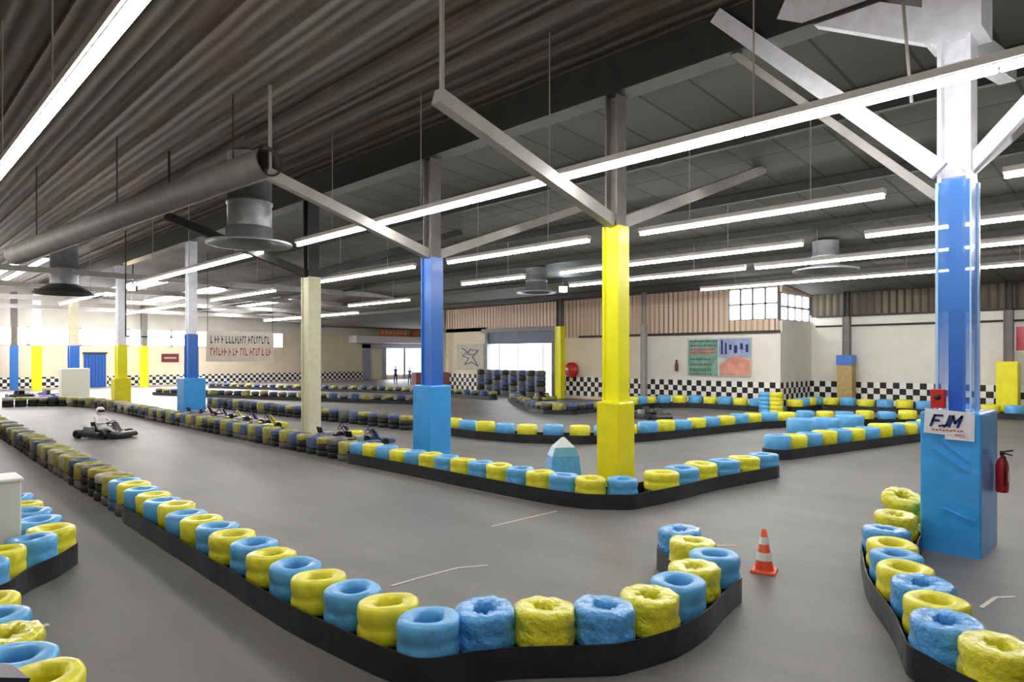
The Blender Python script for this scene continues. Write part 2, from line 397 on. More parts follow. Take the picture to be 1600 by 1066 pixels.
# glowing roof windows, added to brighten the far end of the hall
k_ = 11
for (x, zz) in ((4.0, 8.74), (8.0, 8.74), (15.0, None), (19.0, None), (24.0, None)):
    sl = (math.atan(.088) if zz is None else 0); zz = zz or roof_z(x) - .03
    f = MB().box((0, 0, 0), (1.5, 16, .06), mtx=Matrix.Rotation(sl, 3, 'Y')); fo = struct(f.obj(f'window_{k_}', 'frame_white', loc=(x, 57, zz))); k_ += 1
    MB().box((0, 0, -.04), (1.3, 15.8, .02), mtx=Matrix.Rotation(sl, 3, 'Y')).obj('pane', 'roof_fill_glow', fo)
# ---------------------------------------------------------------- columns
def hbeam(b, w, z0, z1, mi=0):
    t = w * .13
    b.box((0, -w / 2 + t / 2, (z0 + z1) / 2), (w, t, z1 - z0), mi); b.box((0, w / 2 - t / 2, (z0 + z1) / 2), (w, t, z1 - z0), mi)
    b.box((0, 0, (z0 + z1) / 2), (t, w - 2 * t, z1 - z0), mi)
def column(px, label, paint, upper, guard, w=.36, gw=.68, gh=1.85, ph=5.35, ub=None, braces=True, v=VROW, u=None, top=8.0, cast=None):
    u = U_at(px, v) if u is None else u
    root = empty('steel_column', (v, u, 0), label=label, cat='column', group=None)
    b = MB(); b.box((0, 0, ph / 2), (w * .8, w, ph)); b.box((0, -w / 2, ph / 2), (w, .05, ph)); b.box((0, w / 2, ph / 2), (w, .05, ph)); b.obj('shaft', paint, root)
    if top > ph:
        b = MB(); hbeam(b, w * .85, ph, top); b.obj('upper_shaft', upper, root)
    if guard:
        MB().rbox((0, 0, gh / 2), (gw, gw, gh), .04).obj('impact_guard', guard, root)
    if braces:
        bm_ = 'steel_light' if upper == 'steel_grey' else upper
        MB().bar((.15, 0, ph + .1), (6.6, 0, roof_z(v + 6.6) + .02), .2, .24).obj('brace', bm_, root)
        MB().bar((-.15, 0, ph + .1), (-4.6, 0, ph + 1.42), .2, .24).obj('brace', bm_, root)
        MB().bar((-4.5, 0, ph + 1.4), (-4.5, 0, 8.72), .06, .06).obj('hanger', bm_, root)
    return root
cB = column(962, 'bright yellow column with a boxed base at the bend of the middle barrier', 'column_yellow', 'steel_grey', 'guard_yellow', w=.36, gw=.56, gh=1.80, ph=5.35)
cC = column(675, 'bright blue column with a blue boxed base, second along the middle barrier', 'column_blue', 'steel_grey', 'guard_blue', w=.40, gw=.74, gh=1.95, ph=5.35)
cD = column(486, 'plain cream column without a guard behind the middle barrier', 'column_cream', 'steel_dark', None, w=.46, ph=5.4)
cE = column(299, 'white-topped blue column with a bright blue base box beside parked karts', 'column_blue', 'column_white', 'guard_blue', w=.46, gw=.95, gh=1.75, ph=3.75, braces=False, top=8.0)
cF = column(189, 'yellow column with white upper shaft, standing left of the dark blue wall door', 'column_yellow', 'column_white', 'guard_yellow', w=.52, gw=.85, gh=1.5, ph=3.4, braces=False)
cG = column(115, 'blue column with cream top rising above the white cabinet', 'column_blue', 'column_cream', None, w=.6, ph=3.5, braces=False)
column(60, 'slim yellow column near the far end wall', 'column_yellow', 'column_white', None, w=.6, ph=3.6, braces=False, v=10.6, u=65.6)
column(21, 'slim dark blue column with grey top at the far left end', 'column_blue', 'steel_grey', None, w=.5, ph=3.6, braces=False, v=9.35, u=67.3)
column(225, 'thin dull yellow column standing against the far end wall', 'column_yellow', 'steel_grey', None, w=.55, ph=3.7, braces=False, v=V_at(225, 67), u=67, top=7.6)
# right-hand row against the walls
column(873, 'yellow column on the right wall beside the roller door', 'column_yellow', 'steel_grey', None, w=.45, ph=4.7, braces=False, v=32.9, u=U_at(875, 32.9), top=6.6)
column(1005, 'thin pale grey pole in front of the right wall, behind the yellow column', 'steel_light', 'steel_light', None, w=.26, ph=4.6, braces=False, v=33.0, u=U_at(1006, 33.0), top=6.6)
column(691, 'thin cream pole at the far corner of the right wall', 'column_cream', 'column_cream', None, w=.35, ph=4.6, braces=False, v=33.1, u=U_at(690, 33.1), top=6.6)
r = column(1323, 'grey wall column with tan base and blue band on the near right wall', 'steel_grey', 'steel_dark', None, w=.3, ph=4.8, braces=False, v=37.0, u=U_at(1323, 37.0), top=6.1)
MB().rbox((-.05, 0, 1.15), (.6, .75, 2.3), .03).obj('base_cover', 'tan', r); MB().rbox((-.05, 0, 2.55), (.64, .8, .5), .03).obj('blue_band', 'column_blue', r)
r = column(1577, 'grey wall column with tall yellow base cover right of the near blue column', 'steel_grey', 'steel_dark', None, w=.3, ph=4.8, braces=False, v=37.0, u=U_at(1576, 37.0), top=6.1)
MB().rbox((-.1, 0, 1.25), (.7, .8, 2.5), .03).obj('base_cover', 'guard_yellow', r)
# near blue column with its plastic sleeve, box, sign and extinguisher
AU = 2.37; AV = 11.12
cA = empty('steel_column', (AV, AU, 0), label='large near blue column in clear plastic sleeve with white painted head', cat='column')
b = MB(); b.box((0, 0, 2.6), (.17, .17, 5.2)); b.obj('shaft', 'column_deep', cA)
b = MB(); hbeam(b, .40, 5.15, 8.0); b.obj('upper_shaft', 'column_white', cA)
mat('sleeve', srgb(80, 150, 235), .3, alpha=.55, bump=.3, bscale=3)
nt = MATS['sleeve'].node_tree; tc = nt.nodes.new('ShaderNodeTexCoord'); sx_ = nt.nodes.new('ShaderNodeSeparateXYZ'); mr = nt.nodes.new('ShaderNodeMapRange')
nt.links.new(tc.outputs['Object'], sx_.inputs[0]); nt.links.new(sx_.outputs['Z'], mr.inputs['Value'])
mr.inputs['From Min'].default_value = 2.2; mr.inputs['From Max'].default_value = 3.6; mr.inputs['To Min'].default_value = .16; mr.inputs['To Max'].default_value = .5
nt.links.new(mr.outputs[0], nt.nodes['Principled BSDF'].inputs['Alpha'])
mat('sleeve_edge', srgb(175, 215, 250), .2, coat=1.0)
MB().box((-.19, 0, 3.5), (.012, .40, 3.4)).box((.19, 0, 3.5), (.012, .40, 3.4)).box((0, .2, 3.5), (.38, .012, 3.4)).box((0, -.2, 3.5), (.38, .012, 3.4)).obj('plastic_sleeve', 'sleeve', cA)
MB().bar((-.2, .2, 1.8), (-.2, .2, 5.15), .035).bar((.2, -.2, 1.8), (.2, -.2, 5.15), .06).bar((-.2, -.2, 1.8), (-.2, -.2, 5.15), .02).obj('sleeve_seam', 'sleeve_edge', [h_ for h_ in cA.children if h_.name.startswith('plastic_sleeve')][0])
MB().rbox((.12, .0, .97), (1.05, .72, 1.94), .03).obj('impact_guard', 'guard_blue', cA)
# slanting folds of the wrapping
k = MB()
for (y0, z0, y1, z1) in ((.18, 1.62, -.22, 1.30), (.22, 1.45, -.2, 1.16), (.1, .62, -.28, .5)):
    k.bar((-.41, y0, z0), (-.41, y1, z1), .018, .03, up=(1, 0, 0))
k.obj('wrap_fold', 'guard_blue', cA)
MB().bar((-.28, .15, 5.3), (-.28, 3.55, 8.7), .1, .26).obj('brace', 'column_white', cA)
MB().bar((-.1, .08, 4.84), (-.1, 3.3, 8.0), .1, .12).obj('brace', 'steel_light', cA)
MB().bar((-.1, .1, 7.3), (-.1, 2.4, 8.5), .2, .45).obj('haunch', 'column_white', cA)
MB().bar((.15, 0, 5.3), (6.0, 0, 7.6), .2, .22).obj('brace', 'column_white', cA)
MB().bar((0, -.1, 5.3), (0, -2.6, 8.0), .16, .2).obj('brace', 'column_white', cA)
MB().bar((0, 0, 7.2), (3.6, 0, 7.8), .26, .4).obj('haunch', 'column_white', cA)
MB().box((0, 0, 7.6), (.7, .7, .9)).obj('head_plate', 'column_white', cA)
# sign on the guard
sg = empty('plastic_sign', (AV - .425, AU + .02, 1.80), label='white crumpled sign with navy letters fixed to the near blue column', cat='sign')
MB().box((0, 0, 0), (.012, .56, .34), mtx=Matrix.Rotation(.06, 3, 'X')).box((0.004, -.14, -.05), (.012, .34, .36), mtx=Matrix.Rotation(.02, 3, 'X')).obj('board', 'sign_white', sg)
def text_obj(s, size, m, parent, loc, rot, shear=0, name='lettering'):
    cu = bpy.data.curves.new('lettering', 'FONT'); cu.body = s; cu.size = size; cu.extrude = .002; cu.shear = shear; cu.offset = 0
    cu.align_x = 'CENTER'; cu.align_y = 'CENTER'
    t = bpy.data.objects.new('tmp', cu); COL.objects.link(t)
    dg = bpy.context.evaluated_depsgraph_get(); me = bpy.data.meshes.new_from_object(t.evaluated_get(dg))
    bpy.data.objects.remove(t)
    me.materials.clear(); me.materials.append(MATS[m])
    o = bpy.data.objects.new(name, me); COL.objects.link(o); o.parent = parent; o.location = loc; o.rotation_euler = rot
    return o
def strokes(polys, size, w_, m, parent, loc, sh=.35):
    k = MB()
    for pl in polys:
        for (x0, y0), (x1, y1) in zip(pl[:-1], pl[1:]):
            a, b2 = Vector((0, -(x0 + sh * y0) * size, y0 * size)), Vector((0, -(x1 + sh * y1) * size, y1 * size)); e = (b2 - a).normalized() * w_ * .4
            k.bar(a - e, b2 + e, .004, w_, up=(e.cross(Vector((1, 0, 0)))).normalized())
    return k.obj('lettering', m, parent, loc=loc)
strokes([[(0, 0), (0, 1), (.62, 1)], [(0, .52), (.5, .52)], [(.74, 0), (.76, .03)], [(1.25, 1), (1.25, .15), (1.12, 0), (.95, .08)], [(1.5, 0), (1.5, 1), (1.86, .35), (2.2, 1), (2.2, 0)]], .145, .03, 'ink_navy', sg.children[0], (-.014, .20, -.05))
k = MB()
for i in range(9): k.box((-.012, .17 - i * .042, -.10 - (i % 2) * .006), (.004, .028, .018))
for i in range(4): k.box((-.012, -.10 - i * .03, -.155), (.004, .02, .014))
k.obj('small_print', 'ink_red', sg.children[0])
# red box behind the sleeve
o = empty('alarm_box', (AV - .26, AU + .17, 2.12), label='red alarm box mounted low on the near blue column sleeve', cat='alarm box')
MB().rbox((0, 0, 0), (.1, .18, .26), .02).obj('body', 'red', o); MB().lathe([(0, .012), (.04, .012), (.045, 0)], 14, mtx=Matrix.Rotation(-math.pi / 2, 3, 'Y'), c=(-.05, 0, .02)).obj('button', 'black_plastic', o)
# extinguisher
ex = empty('fire_extinguisher', (AV + .42, AU - .45, .80), label='red fire extinguisher hanging on the side of the near blue column', cat='fire extinguisher')
MB().lathe([(0, 0), (.07, .0), (.078, .03), (.078, .38), (.06, .45), (.025, .49), (.025, .52), (0, .52)], 18).obj('cylinder', 'red', ex)
MB().box((0, 0, .55), (.035, .05, .06)).bar((0, -.02, .57), (-.02, -.13, .6), .02).bar((0, -.02, .55), (-.02, -.12, .53), .02).obj('valve', 'black_plastic', ex)
MB().path([(0, .0, .53), (-.09, -.05, .5), (-.12, -.06, .35), (-.1, -.05, .1)], .012).obj('hose', 'black_plastic', ex)
MB().box((0, -.079, .22), (.08, .006, .14)).obj('label_plate', 'sign_white', ex.children[0])

# ---------------------------------------------------------------- tyres
def tyre_mesh(name, m, seed, r=.27, hole=.135, h=.17, wrap=False, n=30):
    rnd = random.Random(seed); ph = [rnd.uniform(0, 6.28) for _ in range(6)]
    hh = h / 2
    prof = [(hole, -hh * .85), (hole + .02, -hh), (r - .028, -hh * 1.0), (r - .006, -hh * .86), (r, -hh * .6), (r, hh * .55), (r - .01, hh * .85), (r - .042, hh * 1.02), (hole + .03, hh * 1.0), (hole, hh * .8)]
    def fn(rr, z, t, k):
        w = 1 + .012 * math.sin(2 * t + ph[0]) + .01 * math.sin(3 * t + ph[1])
        if wrap:
            j = .012 * math.sin(7 * t + ph[2] + k) + .009 * math.sin(13 * t + ph[3] + 2 * k)
            if k in (8, 9): rr = hole * (.66 + .16 * math.sin(5 * t + ph[4]) * (.6 + .4 * math.sin(2 * t + ph[0])) + .06 * math.sin(11 * t + ph[1])) + (.028 if k == 8 else 0); z += .008
            return rr * w + j, z + .006 * math.sin(9 * t + k + ph[5])
        return rr * w, z + .004 * math.sin(2 * t + ph[4])
    return MB().lathe(prof, n, closed=True, fn=fn).mesh(name, [m])
def pair_mesh(name, m, seed, wrap=False, r=.272, hole=.125, n=40):
    """two tyres painted or wrapped together: drum with shallow waist and open centre"""
    rnd = random.Random(seed); ph = [rnd.uniform(0, 6.28) for _ in range(8)]; h = .168
    prof = [(hole, -h * .9), (r - .03, -h), (r - .006, -h * .93), (r, -h * .75), (r + .002, -h * .4), (r - .004, -.03), (r - .012, 0), (r - .003, .03), (r + .002, h * .45), (r, h * .74), (r - .008, h * .9), (r - .03, h * .99), (r - .07, h * 1.02), (hole + .03, h * .97), (hole + .005, h * .88), (hole, h * .5)]
    def fn(rr, z, t, k):
        w = 1 + .014 * math.sin(2 * t + ph[0]) + .01 * math.sin(3 * t + ph[1])
        zz = z + .007 * math.sin(t + ph[2]) + .004 * math.sin(3 * t + ph[3])
        if wrap:
            j = .006 * math.sin(7 * t + ph[2] + .8 * k) + .004 * math.sin(13 * t + ph[3] + 2 * k)
            if k in (13, 14, 15): rr = rr * (.80 + .15 * math.sin(5 * t + ph[4]) * (.5 + .5 * math.sin(2 * t + ph[0])) + .07 * math.sin(11 * t + ph[1]))
            return rr * w + j, zz + .005 * math.sin(9 * t + k + ph[5])
        return rr * w + .002 * math.sin(9 * t + k), zz
    return MB().lathe(prof, n, closed=True, fn=fn).mesh(name, [m])
PAIR = {}
for c in ('yellow', 'blue'):
    PAIR[c] = [pair_mesh('painted_tyre_pair', c + '_paint', i) for i in range(5)]
    PAIR[c + 'w'] = [pair_mesh('painted_tyre_pair', c + '_wrap', 30 + i, True, hole=.12) for i in range(4)]
TY = {}
for c in ('yellow', 'blue'):
    TY[c] = [tyre_mesh('tyre', c + '_paint', i) for i in range(4)]
    TY[c + 'w'] = [tyre_mesh('tyre', c + '_wrap', 20 + i, wrap=True, n=44) for i in range(3)]
TY['black'] = [tyre_mesh('tyre', 'rubber', 50, r=.262), tyre_mesh('tyre', 'grey_dull', 51, r=.262)]
def far_stack_mesh(top, low, seed):
    rnd = random.Random(seed); b = MB()
    for z, mi, h in ((.085, 1, .082), (.335, 0, .165)) if top.endswith('_paint') or rnd.random() < .7 else ((.085, 1, .082), (.25, 1, .082), (.415, 0, .082)):
        r = .268; ho = .13
        b.lathe([(ho, z - h * .8), (r - .025, z - h), (r, z - h + .025), (r - .006, z), (r, z + h - .03), (r - .035, z + h), (ho + .02, z + h), (ho, z + h * .6)], 18, mi=mi, closed=True, c=(rnd.uniform(-.015, .015), rnd.uniform(-.015, .015), 0))
    return b.mesh('tyre_stack', [top, low])
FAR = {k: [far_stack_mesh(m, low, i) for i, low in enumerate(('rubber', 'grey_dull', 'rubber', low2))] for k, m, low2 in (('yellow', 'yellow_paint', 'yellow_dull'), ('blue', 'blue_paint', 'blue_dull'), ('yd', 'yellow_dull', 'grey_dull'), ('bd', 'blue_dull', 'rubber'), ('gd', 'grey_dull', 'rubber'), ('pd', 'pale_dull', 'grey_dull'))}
STACKS = []   # (x, y, colour, wrap, label, group, near)
CNAME = {'yellow': 'yellow', 'blue': 'light blue', 'yd': 'faded yellow', 'bd': 'faded blue', 'gd': 'dull grey', 'pd': 'pale cream'}
def stack(x, y, c, label, group, wrap=False, near=False, h=(1, 1)):
    STACKS.append((x, y, c, label, group, wrap, near, h))
def make_stack(x, y, c, label, group, wrap, near, h):
    if near:
        root = empty('tyre_stack', (x, y, 0), random.uniform(0, 6.28), label, 'tyre stack', group); root.scale = (h[0], h[0], h[1])
        place('tyre', TY['black'][0], root, (0, 0, .085))['label'] = 'unpainted black bottom tyre'
        key = c + ('w' if wrap else '')
        place('painted_tyre_pair', random.choice(PAIR[key]), root, (random.uniform(-.012, .012), random.uniform(-.012, .012), .336), (random.uniform(-.02, .02), random.uniform(-.02, .02), random.uniform(0, 6)))
        return root
    o = place('tyre_stack', random.choice(FAR[c]), None, (x, y, 0), (0, 0, random.uniform(0, 6.28)))
    o.scale = (h[0] * random.uniform(.96, 1.03), h[0] * random.uniform(.96, 1.03), h[1] * random.uniform(.95, 1.06))
    return tag(o, label, 'tyre stack', group)
def resample(pts, step):
    out = [Vector(pts[0])]; rem = step
    for a, b_ in zip(pts[:-1], pts[1:]):
        a, b_ = Vector(a), Vector(b_); L = (b_ - a).length; pos = rem
        while pos <= L: out.append(a.lerp(b_, pos / L)); pos += step
        rem = pos - L
    return out
def smooth(pts, it=2):
    pts = [Vector(p) for p in pts]
    for _ in range(it):
        q = [pts[0]]
        for a, b_ in zip(pts[:-1], pts[1:]): q += [a.lerp(b_, .25), a.lerp(b_, .75)]
        q.append(pts[-1]); pts = q
    return pts
def belt(pts, label, _=0, R=.305, H=.27, caps=(True, True), loop=True, side=0, name='rubber_belt'):
    """rubber band round a row of stacks: both flanks and rounded ends; side -1/1 gives one flank only"""
    raw = pts; pts = [Vector((p[0], p[1])) for p in resample([Vector((p[0], p[1], 0)) for p in smooth([(q[0], q[1], 0) for q in pts], 2)], .2)]
    nr = []
    for i, p in enumerate(pts):
        d = (pts[min(i + 1, len(pts) - 1)] - pts[max(i - 1, 0)]).normalized(); nr.append(Vector((-d.y, d.x)))
    def off(rad):
        if side: return [p + n_ * rad * side for p, n_ in zip(pts, nr)]
        A = [p + n_ * rad for p, n_ in zip(pts, nr)]; B = [p - n_ * rad for p, n_ in zip(pts, nr)]
        d1 = Vector((nr[-1].y, -nr[-1].x)); d0 = -Vector((nr[0].y, -nr[0].x))
        capE = [pts[-1] + nr[-1] * rad * math.cos(t) + d1 * rad * math.sin(t) for t in [math.pi * j / 8 for j in range(1, 8)]]
        capS = [pts[0] - nr[0] * rad * math.cos(t) + d0 * rad * math.sin(t) for t in [math.pi * j / 8 for j in range(1, 8)]]
        return A + capE + B[::-1] + capS
    cen = [Vector((q[0], q[1])) for q in raw]
    def push(L, d):
        for it in range(2):
            for q in L:
                for c_ in cen:
                    e = q - c_
                    if e.length < d: q += e.normalized() * (d - e.length)
        return L
    def fine(L):
        out = []
        for a, c in zip(L, L[1:] + ([] if side else L[:1])):
            m_ = max(1, math.ceil((c - a).length / .09)); out += [a.lerp(c, j / m_) for j in range(m_)]
        return out + (L[-1:] if side else [])
    O_ = fine(off(R + .006)); o, i_ = push(O_, R - .006), None
    for _k in range(3): o = [o[0]] + [(o[j - 1] + o[j] * 2 + o[(j + 1) % len(o)]) / 4 for j in range(1, len(o))]; o = push(o, R - .008)
    nn = len(o); i_ = []
    for j in range(nn):
        d = (o[(j + 1) % nn] - o[j - 1]).normalized(); i_.append(o[j] + Vector((d.y, -d.x)) * .012)
    n = len(o); closed = not side
    vs = [(p.x, p.y, 0) for p in o] + [(p.x, p.y, H) for p in o] + [(p.x, p.y, H) for p in i_] + [(p.x, p.y, 0) for p in i_]
    fs = []
    for k in range(n if closed else n - 1):
        j = (k + 1) % n
        for a in range(3): fs.append((a * n + k, a * n + j, (a + 1) * n + j, (a + 1) * n + k))
    k = MB().add(vs, fs, 0, True); ob = k.obj(name, 'belt')
    ob.data.polygons.foreach_set('use_smooth', [i % 3 != 1 for i in range(len(fs))]); ob.data.set_sharp_from_angle(angle=.9)
    tag(ob, label, 'rubber belt'); return ob
XY = lambda px, py: tuple(P(px, py, .5)[:2])
# 1 foreground barrier: nose stacks as photographed, then the straight run
Y, B_ = 'yellow', 'blue'
nose = [((1065, 828), B_, 1), ((1085, 845), Y, 1), ((1112, 862), B_, 0), ((1083, 884), Y, 1), ((1060, 906), B_, 0), ((1010, 929), Y, 1), ((945, 943), B_, 1), ((850, 946), Y, 1), ((757, 950), B_, 1), ((668, 963), B_, 0), ((613, 941), Y, 0), ((550, 931), B_, 0), ((510, 910), Y, 0)]
XY = lambda px, py: tuple(P(px, py, .5)[:2])
# keep neighbours a tyre apart
pts = [Vector(XY(*a)) for a, _, _ in nose]
for _ in range(60):
    for i in range(len(pts) - 1):
        d = pts[i + 1] - pts[i]
        if d.length < .535:
            c = (.535 - d.length) / 2; pts[i] -= d.normalized() * c; pts[i + 1] += d.normalized() * c
for i_, x_ in zip(range(8, 13), (3.97, 3.5, 3.44, 3.4, 3.36)): pts[i_].x = x_
pts[9].y = 4.56
for i_ in (10, 11, 12): pts[i_].y = pts[i_ - 1].y + .54
grp = 'painted tyre stacks of the foreground barrier'
k = 0
for p, (_, c, w) in zip(pts, nose):
    k += 1
    stack(p.x, p.y, c, f"{CNAME[c]} {'plastic-wrapped ' if w else ''}tyre stack, {ordn(k)} from the tip of the foreground barrier", grp, bool(w), True)
x0, y0 = pts[-1].x, pts[-1].y; y = y0; path1 = [tuple(p) for p in pts]; c = Y
while y < 33.5:
    y += .555; c = B_ if c == Y else Y; k += 1
    x = x0 + (y - y0) * .016 + random.uniform(-.02, .02)
    x = max(x, 3.3)
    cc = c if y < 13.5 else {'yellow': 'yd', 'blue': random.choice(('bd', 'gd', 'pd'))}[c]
    stack(x, y, cc, f"{CNAME[cc]} tyre stack, {ordn(k)} from the tip of the foreground barrier", grp, False, y < 9.5)
    if y < 12.6: path1.append((x, y))
belt(path1, 'black rubber belt wrapped round the foreground hooked barrier')
# 2 middle barrier with the bend at the yellow column
b2r = [(14.75, 6.9), (13.6, 7.05), (12.4, 7.2), (11.3, 7.2), (10.55, 7.2), (9.97, 7.35), (9.6, 7.75), (9.45, 8.5), (9.42, 10), (9.4, 13), (9.3, 15.5), (9.3, 20), (9.3, 25), (9.3, 30), (9.4, 36), (9.3, 41), (8.5, 43.5), (7.2, 44.8), (5.8, 45)]
rs = resample([Vector((*p, 0)) for p in b2r[:5]], .74); n_r = len(rs); rs += resample([Vector((*p, 0)) for p in [(9.97, 7.3)] + b2r[6:]], .565)
c = B_
for i, p in enumerate(rs):
    far = p.y > 15.5
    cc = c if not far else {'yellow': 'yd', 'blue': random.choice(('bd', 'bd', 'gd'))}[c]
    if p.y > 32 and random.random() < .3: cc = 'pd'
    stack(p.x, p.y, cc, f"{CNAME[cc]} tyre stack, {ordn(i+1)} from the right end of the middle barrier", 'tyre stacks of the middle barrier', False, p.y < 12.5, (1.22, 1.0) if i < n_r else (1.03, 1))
    c = Y if c == B_ else B_
belt([tuple(p[:2]) for p in rs if p.y < 15.3], 'black rubber belt wrapped round the bend of the middle barrier', R=.36)
# 3 barrier behind, right of the middle one
b3 = [(17.6, 7.85), (20.5, 7.3), (24.9, 6.4), (26.6, 6.1)]
rs3 = resample([Vector((*p, 0)) for p in b3], .74); c = B_
for i, p in enumerate(rs3):
    stack(p.x, p.y, c, f"{CNAME[c]} tyre stack, {ordn(i+1)} from the near end of the right inner barrier", 'tyre stacks of the right inner barrier', h=(1.3, 1.2))
    c = Y if c == B_ else B_
belt([tuple(p[:2]) for p in rs3], 'black rubber belt round the barrier left of the near blue column', R=.38)
# 4 long curved barrier behind the yellow and blue columns
b4 = [(29.8, 8.0), (28.6, 9.3), (26.5, 10.9), (24.6, 11.8), (21.5, 12.2), (18.2, 12.6), (16.4, 13.4), (15.3, 15), (15.0, 16.5), (15.0, 18.6)]
rs4 = resample([Vector((*p, 0)) for p in b4], .84); c = Y
for i, p in enumerate(rs4):
    stack(p.x, p.y, c, f"{CNAME[c]} tyre stack, {ordn(i+1)} from the right end of the long curved barrier", 'tyre stacks of the long curved barrier', h=(1.25, 1.12))
    c = Y if c == B_ else B_
belt([tuple(p[:2]) for p in rs4], 'black rubber belt round the long curved barrier behind the yellow column', R=.38)
b4b = [(14.7, 20.6), (14.6, 24), (14.2, 28), (14.0, 33), (14.0, 38)]
for i, p in enumerate(resample([Vector((*p, 0)) for p in b4b], .68)):
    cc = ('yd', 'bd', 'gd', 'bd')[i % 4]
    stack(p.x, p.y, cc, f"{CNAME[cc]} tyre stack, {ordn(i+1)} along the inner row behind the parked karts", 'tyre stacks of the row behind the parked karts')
# 5 and 6 far rows
for nm, pl, stp in (('first far row beyond the parked karts', [(23.6, 30), (22, 33.5), (19.8, 39), (17.4, 46), (15.5, 52)], .8), ('second far row towards the entrance', [(29.2, 31.5), (29.4, 37), (28.4, 44), (25, 52), (22.3, 60)], .9),
                    ('row round the bend before the roller door', [(26.2, 20.8), (24.2, 20.6), (23.6, 21.6), (24.4, 23.4), (27, 27), (29.3, 29.8)], .68)):
    for i, p in enumerate(resample([Vector((*q, 0)) for q in pl], stp)):
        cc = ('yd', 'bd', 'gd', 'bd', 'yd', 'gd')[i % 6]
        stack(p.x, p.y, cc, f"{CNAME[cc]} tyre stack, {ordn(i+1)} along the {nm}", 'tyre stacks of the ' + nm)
    belt([q for q in pl], f'black rubber belt along the {nm}', H=.2)
# 7 rows along the right walls
for nm, pl in (('right wall under the mural', [(32.4, 14.6), (32.2, 19), (30.5, 20.5), (27.4, 20.4)]), ('near right wall below the checkered band', [(33.2, 13.9), (35.9, 13.9), (35.95, 10), (35.95, 5), (35.95, 1)])):
    c = Y
    rsx = resample([Vector((*q, 0)) for q in pl], .85)
    for i, p in enumerate(rsx):
        stack(p.x, p.y, c, f"{CNAME[c]} tyre stack, {ordn(i+1)} along the {nm}", 'tyre stacks of the ' + nm, h=(1.4, 1.25))
        c = Y if c == B_ else B_
    belt([tuple(p[:2]) for p in rsx], f'black rubber belt along the {nm}', R=.4)
# 8 right foreground barrier
rf = [((1400, 803), Y, 1), ((1385, 826), B_, 1), ((1395, 848), Y, 0), ((1402, 868), B_, 0), ((1418, 888), Y, 0), ((1440, 911), B_, 1), ((1460, 934), Y, 0), ((1489, 966), B_, 1), ((1560, 1002), Y, 1), ((1660, 1040), B_, 0)]
pr = [Vector(XY(*a)) for a, _, _ in rf]
for _ in range(60):
    for i in range(len(pr) - 1):
        d = pr[i + 1] - pr[i]
        if d.length < .5:
            c = (.5 - d.length) / 2; pr[i] -= d.normalized() * c; pr[i + 1] += d.normalized() * c
for i, (p, (_, c, w)) in enumerate(zip(pr, rf)):
    stack(p.x, p.y, c, f"{CNAME[c]} {'plastic-wrapped ' if w else ''}tyre stack, {ordn(i+1)} of the right foreground barrier", 'tyre stacks of the right foreground barrier', bool(w), True)
belt([tuple(p) for p in pr], 'black rubber belt round the barrier in front of the near blue column')
stack(12.0, 1.42, B_, 'light blue tyre stack just right of the near blue column base', 'loose tyre stacks', False, True)
stack(11.0, .95, B_, 'light blue tyre stack cut off beside the fire extinguisher', 'loose tyre stacks', False, True)
# 9 left barriers
lf = [((-30, 875), B_), ((2, 857), Y), ((42, 842), B_), ((76, 826), Y), ((62, 811), B_), ((47, 797), B_), ((34, 786), Y), ((20, 776), B_)]
pl_ = [Vector(XY(*a)) for a, _ in lf]
for _ in range(60):
    for i in range(len(pl_) - 1):
        d = pl_[i + 1] - pl_[i]
        if d.length < .5:
            c = (.5 - d.length) / 2; pl_[i] -= d.normalized() * c; pl_[i + 1] += d.normalized() * c
for i, (p, (_, c)) in enumerate(zip(pl_, lf)):
    stack(p.x, p.y, c, f"{CNAME[c]} tyre stack, {ordn(i+1)} round the white cabinet at the left edge", 'tyre stacks round the white cabinet', False, True)
belt([tuple(p) for p in pl_], 'black rubber belt round the stacks at the white cabinet')
for i, (u, c, w) in enumerate(((5.05, B_, 0), (5.6, Y, 0), (6.13, B_, 0), (6.66, Y, 1), (7.2, B_, 0), (7.73, Y, 0))):
    stack(.86 + (.06 if i == 1 else 0), u, c, f"{CNAME[c]} tyre stack, {ordn(i+1)} up from the lower left corner", 'tyre stacks at the lower left corner', bool(w), True)
# loose big stacks between the right barriers
for (px, py, c, lab) in ((1252, 668, B_, 'light blue loose tyre stack behind the right inner barrier, left of its neighbour'), (1290, 662, B_, 'light blue loose tyre stack in the middle of three behind the right inner barrier'), (1328, 657, B_, 'light blue loose tyre stack, last of three behind the right inner barrier')):
    p = P(px, py + 26, 0); STACKS.append((p.x, p.y, c, lab, 'loose tyre stacks', False, False, (1.7, 1.5)))

# keep the 300 largest in view as things
def in_view(x, y):
    Z = depth(x, y)
    if Z < 1: return False
    px = 800 + FPX * (x * CA - y * SA) / Z
    return -60 < px < 1660
vis = [s for s in STACKS if in_view(s[0], s[1])]
vis.sort(key=lambda s: depth(s[0], s[1]) + (8 if s[2] in ('gd', 'pd') and s[1] > 30 else 0))
for s in vis[:300]: make_stack(*s)
rest = vis[300:]
print('STACKS', len(vis), 'rest', len(rest))
if rest:
    b = MB(); names = ['yellow_dull', 'blue_dull', 'grey_dull', 'rubber']
    for s in rest:
        mi = {'yellow': 0, 'yd': 0, 'blue': 1, 'bd': 1}.get(s[2], 2)
        for z, m_i in ((.12, 3), (.36, mi)):
            b.lathe([(.13, z), (.2, z - .12), (.265, z - .05), (.265, z + .05), (.2, z + .12), (.13, z + .08)], 12, mi=m_i, closed=False, c=(s[0], s[1], 0))
    tag(b.obj('distant_tyre_stacks', names), 'distant rows of dull yellow and blue tyre stacks at the far end of the hall', 'tyre stacks', kind='stuff')

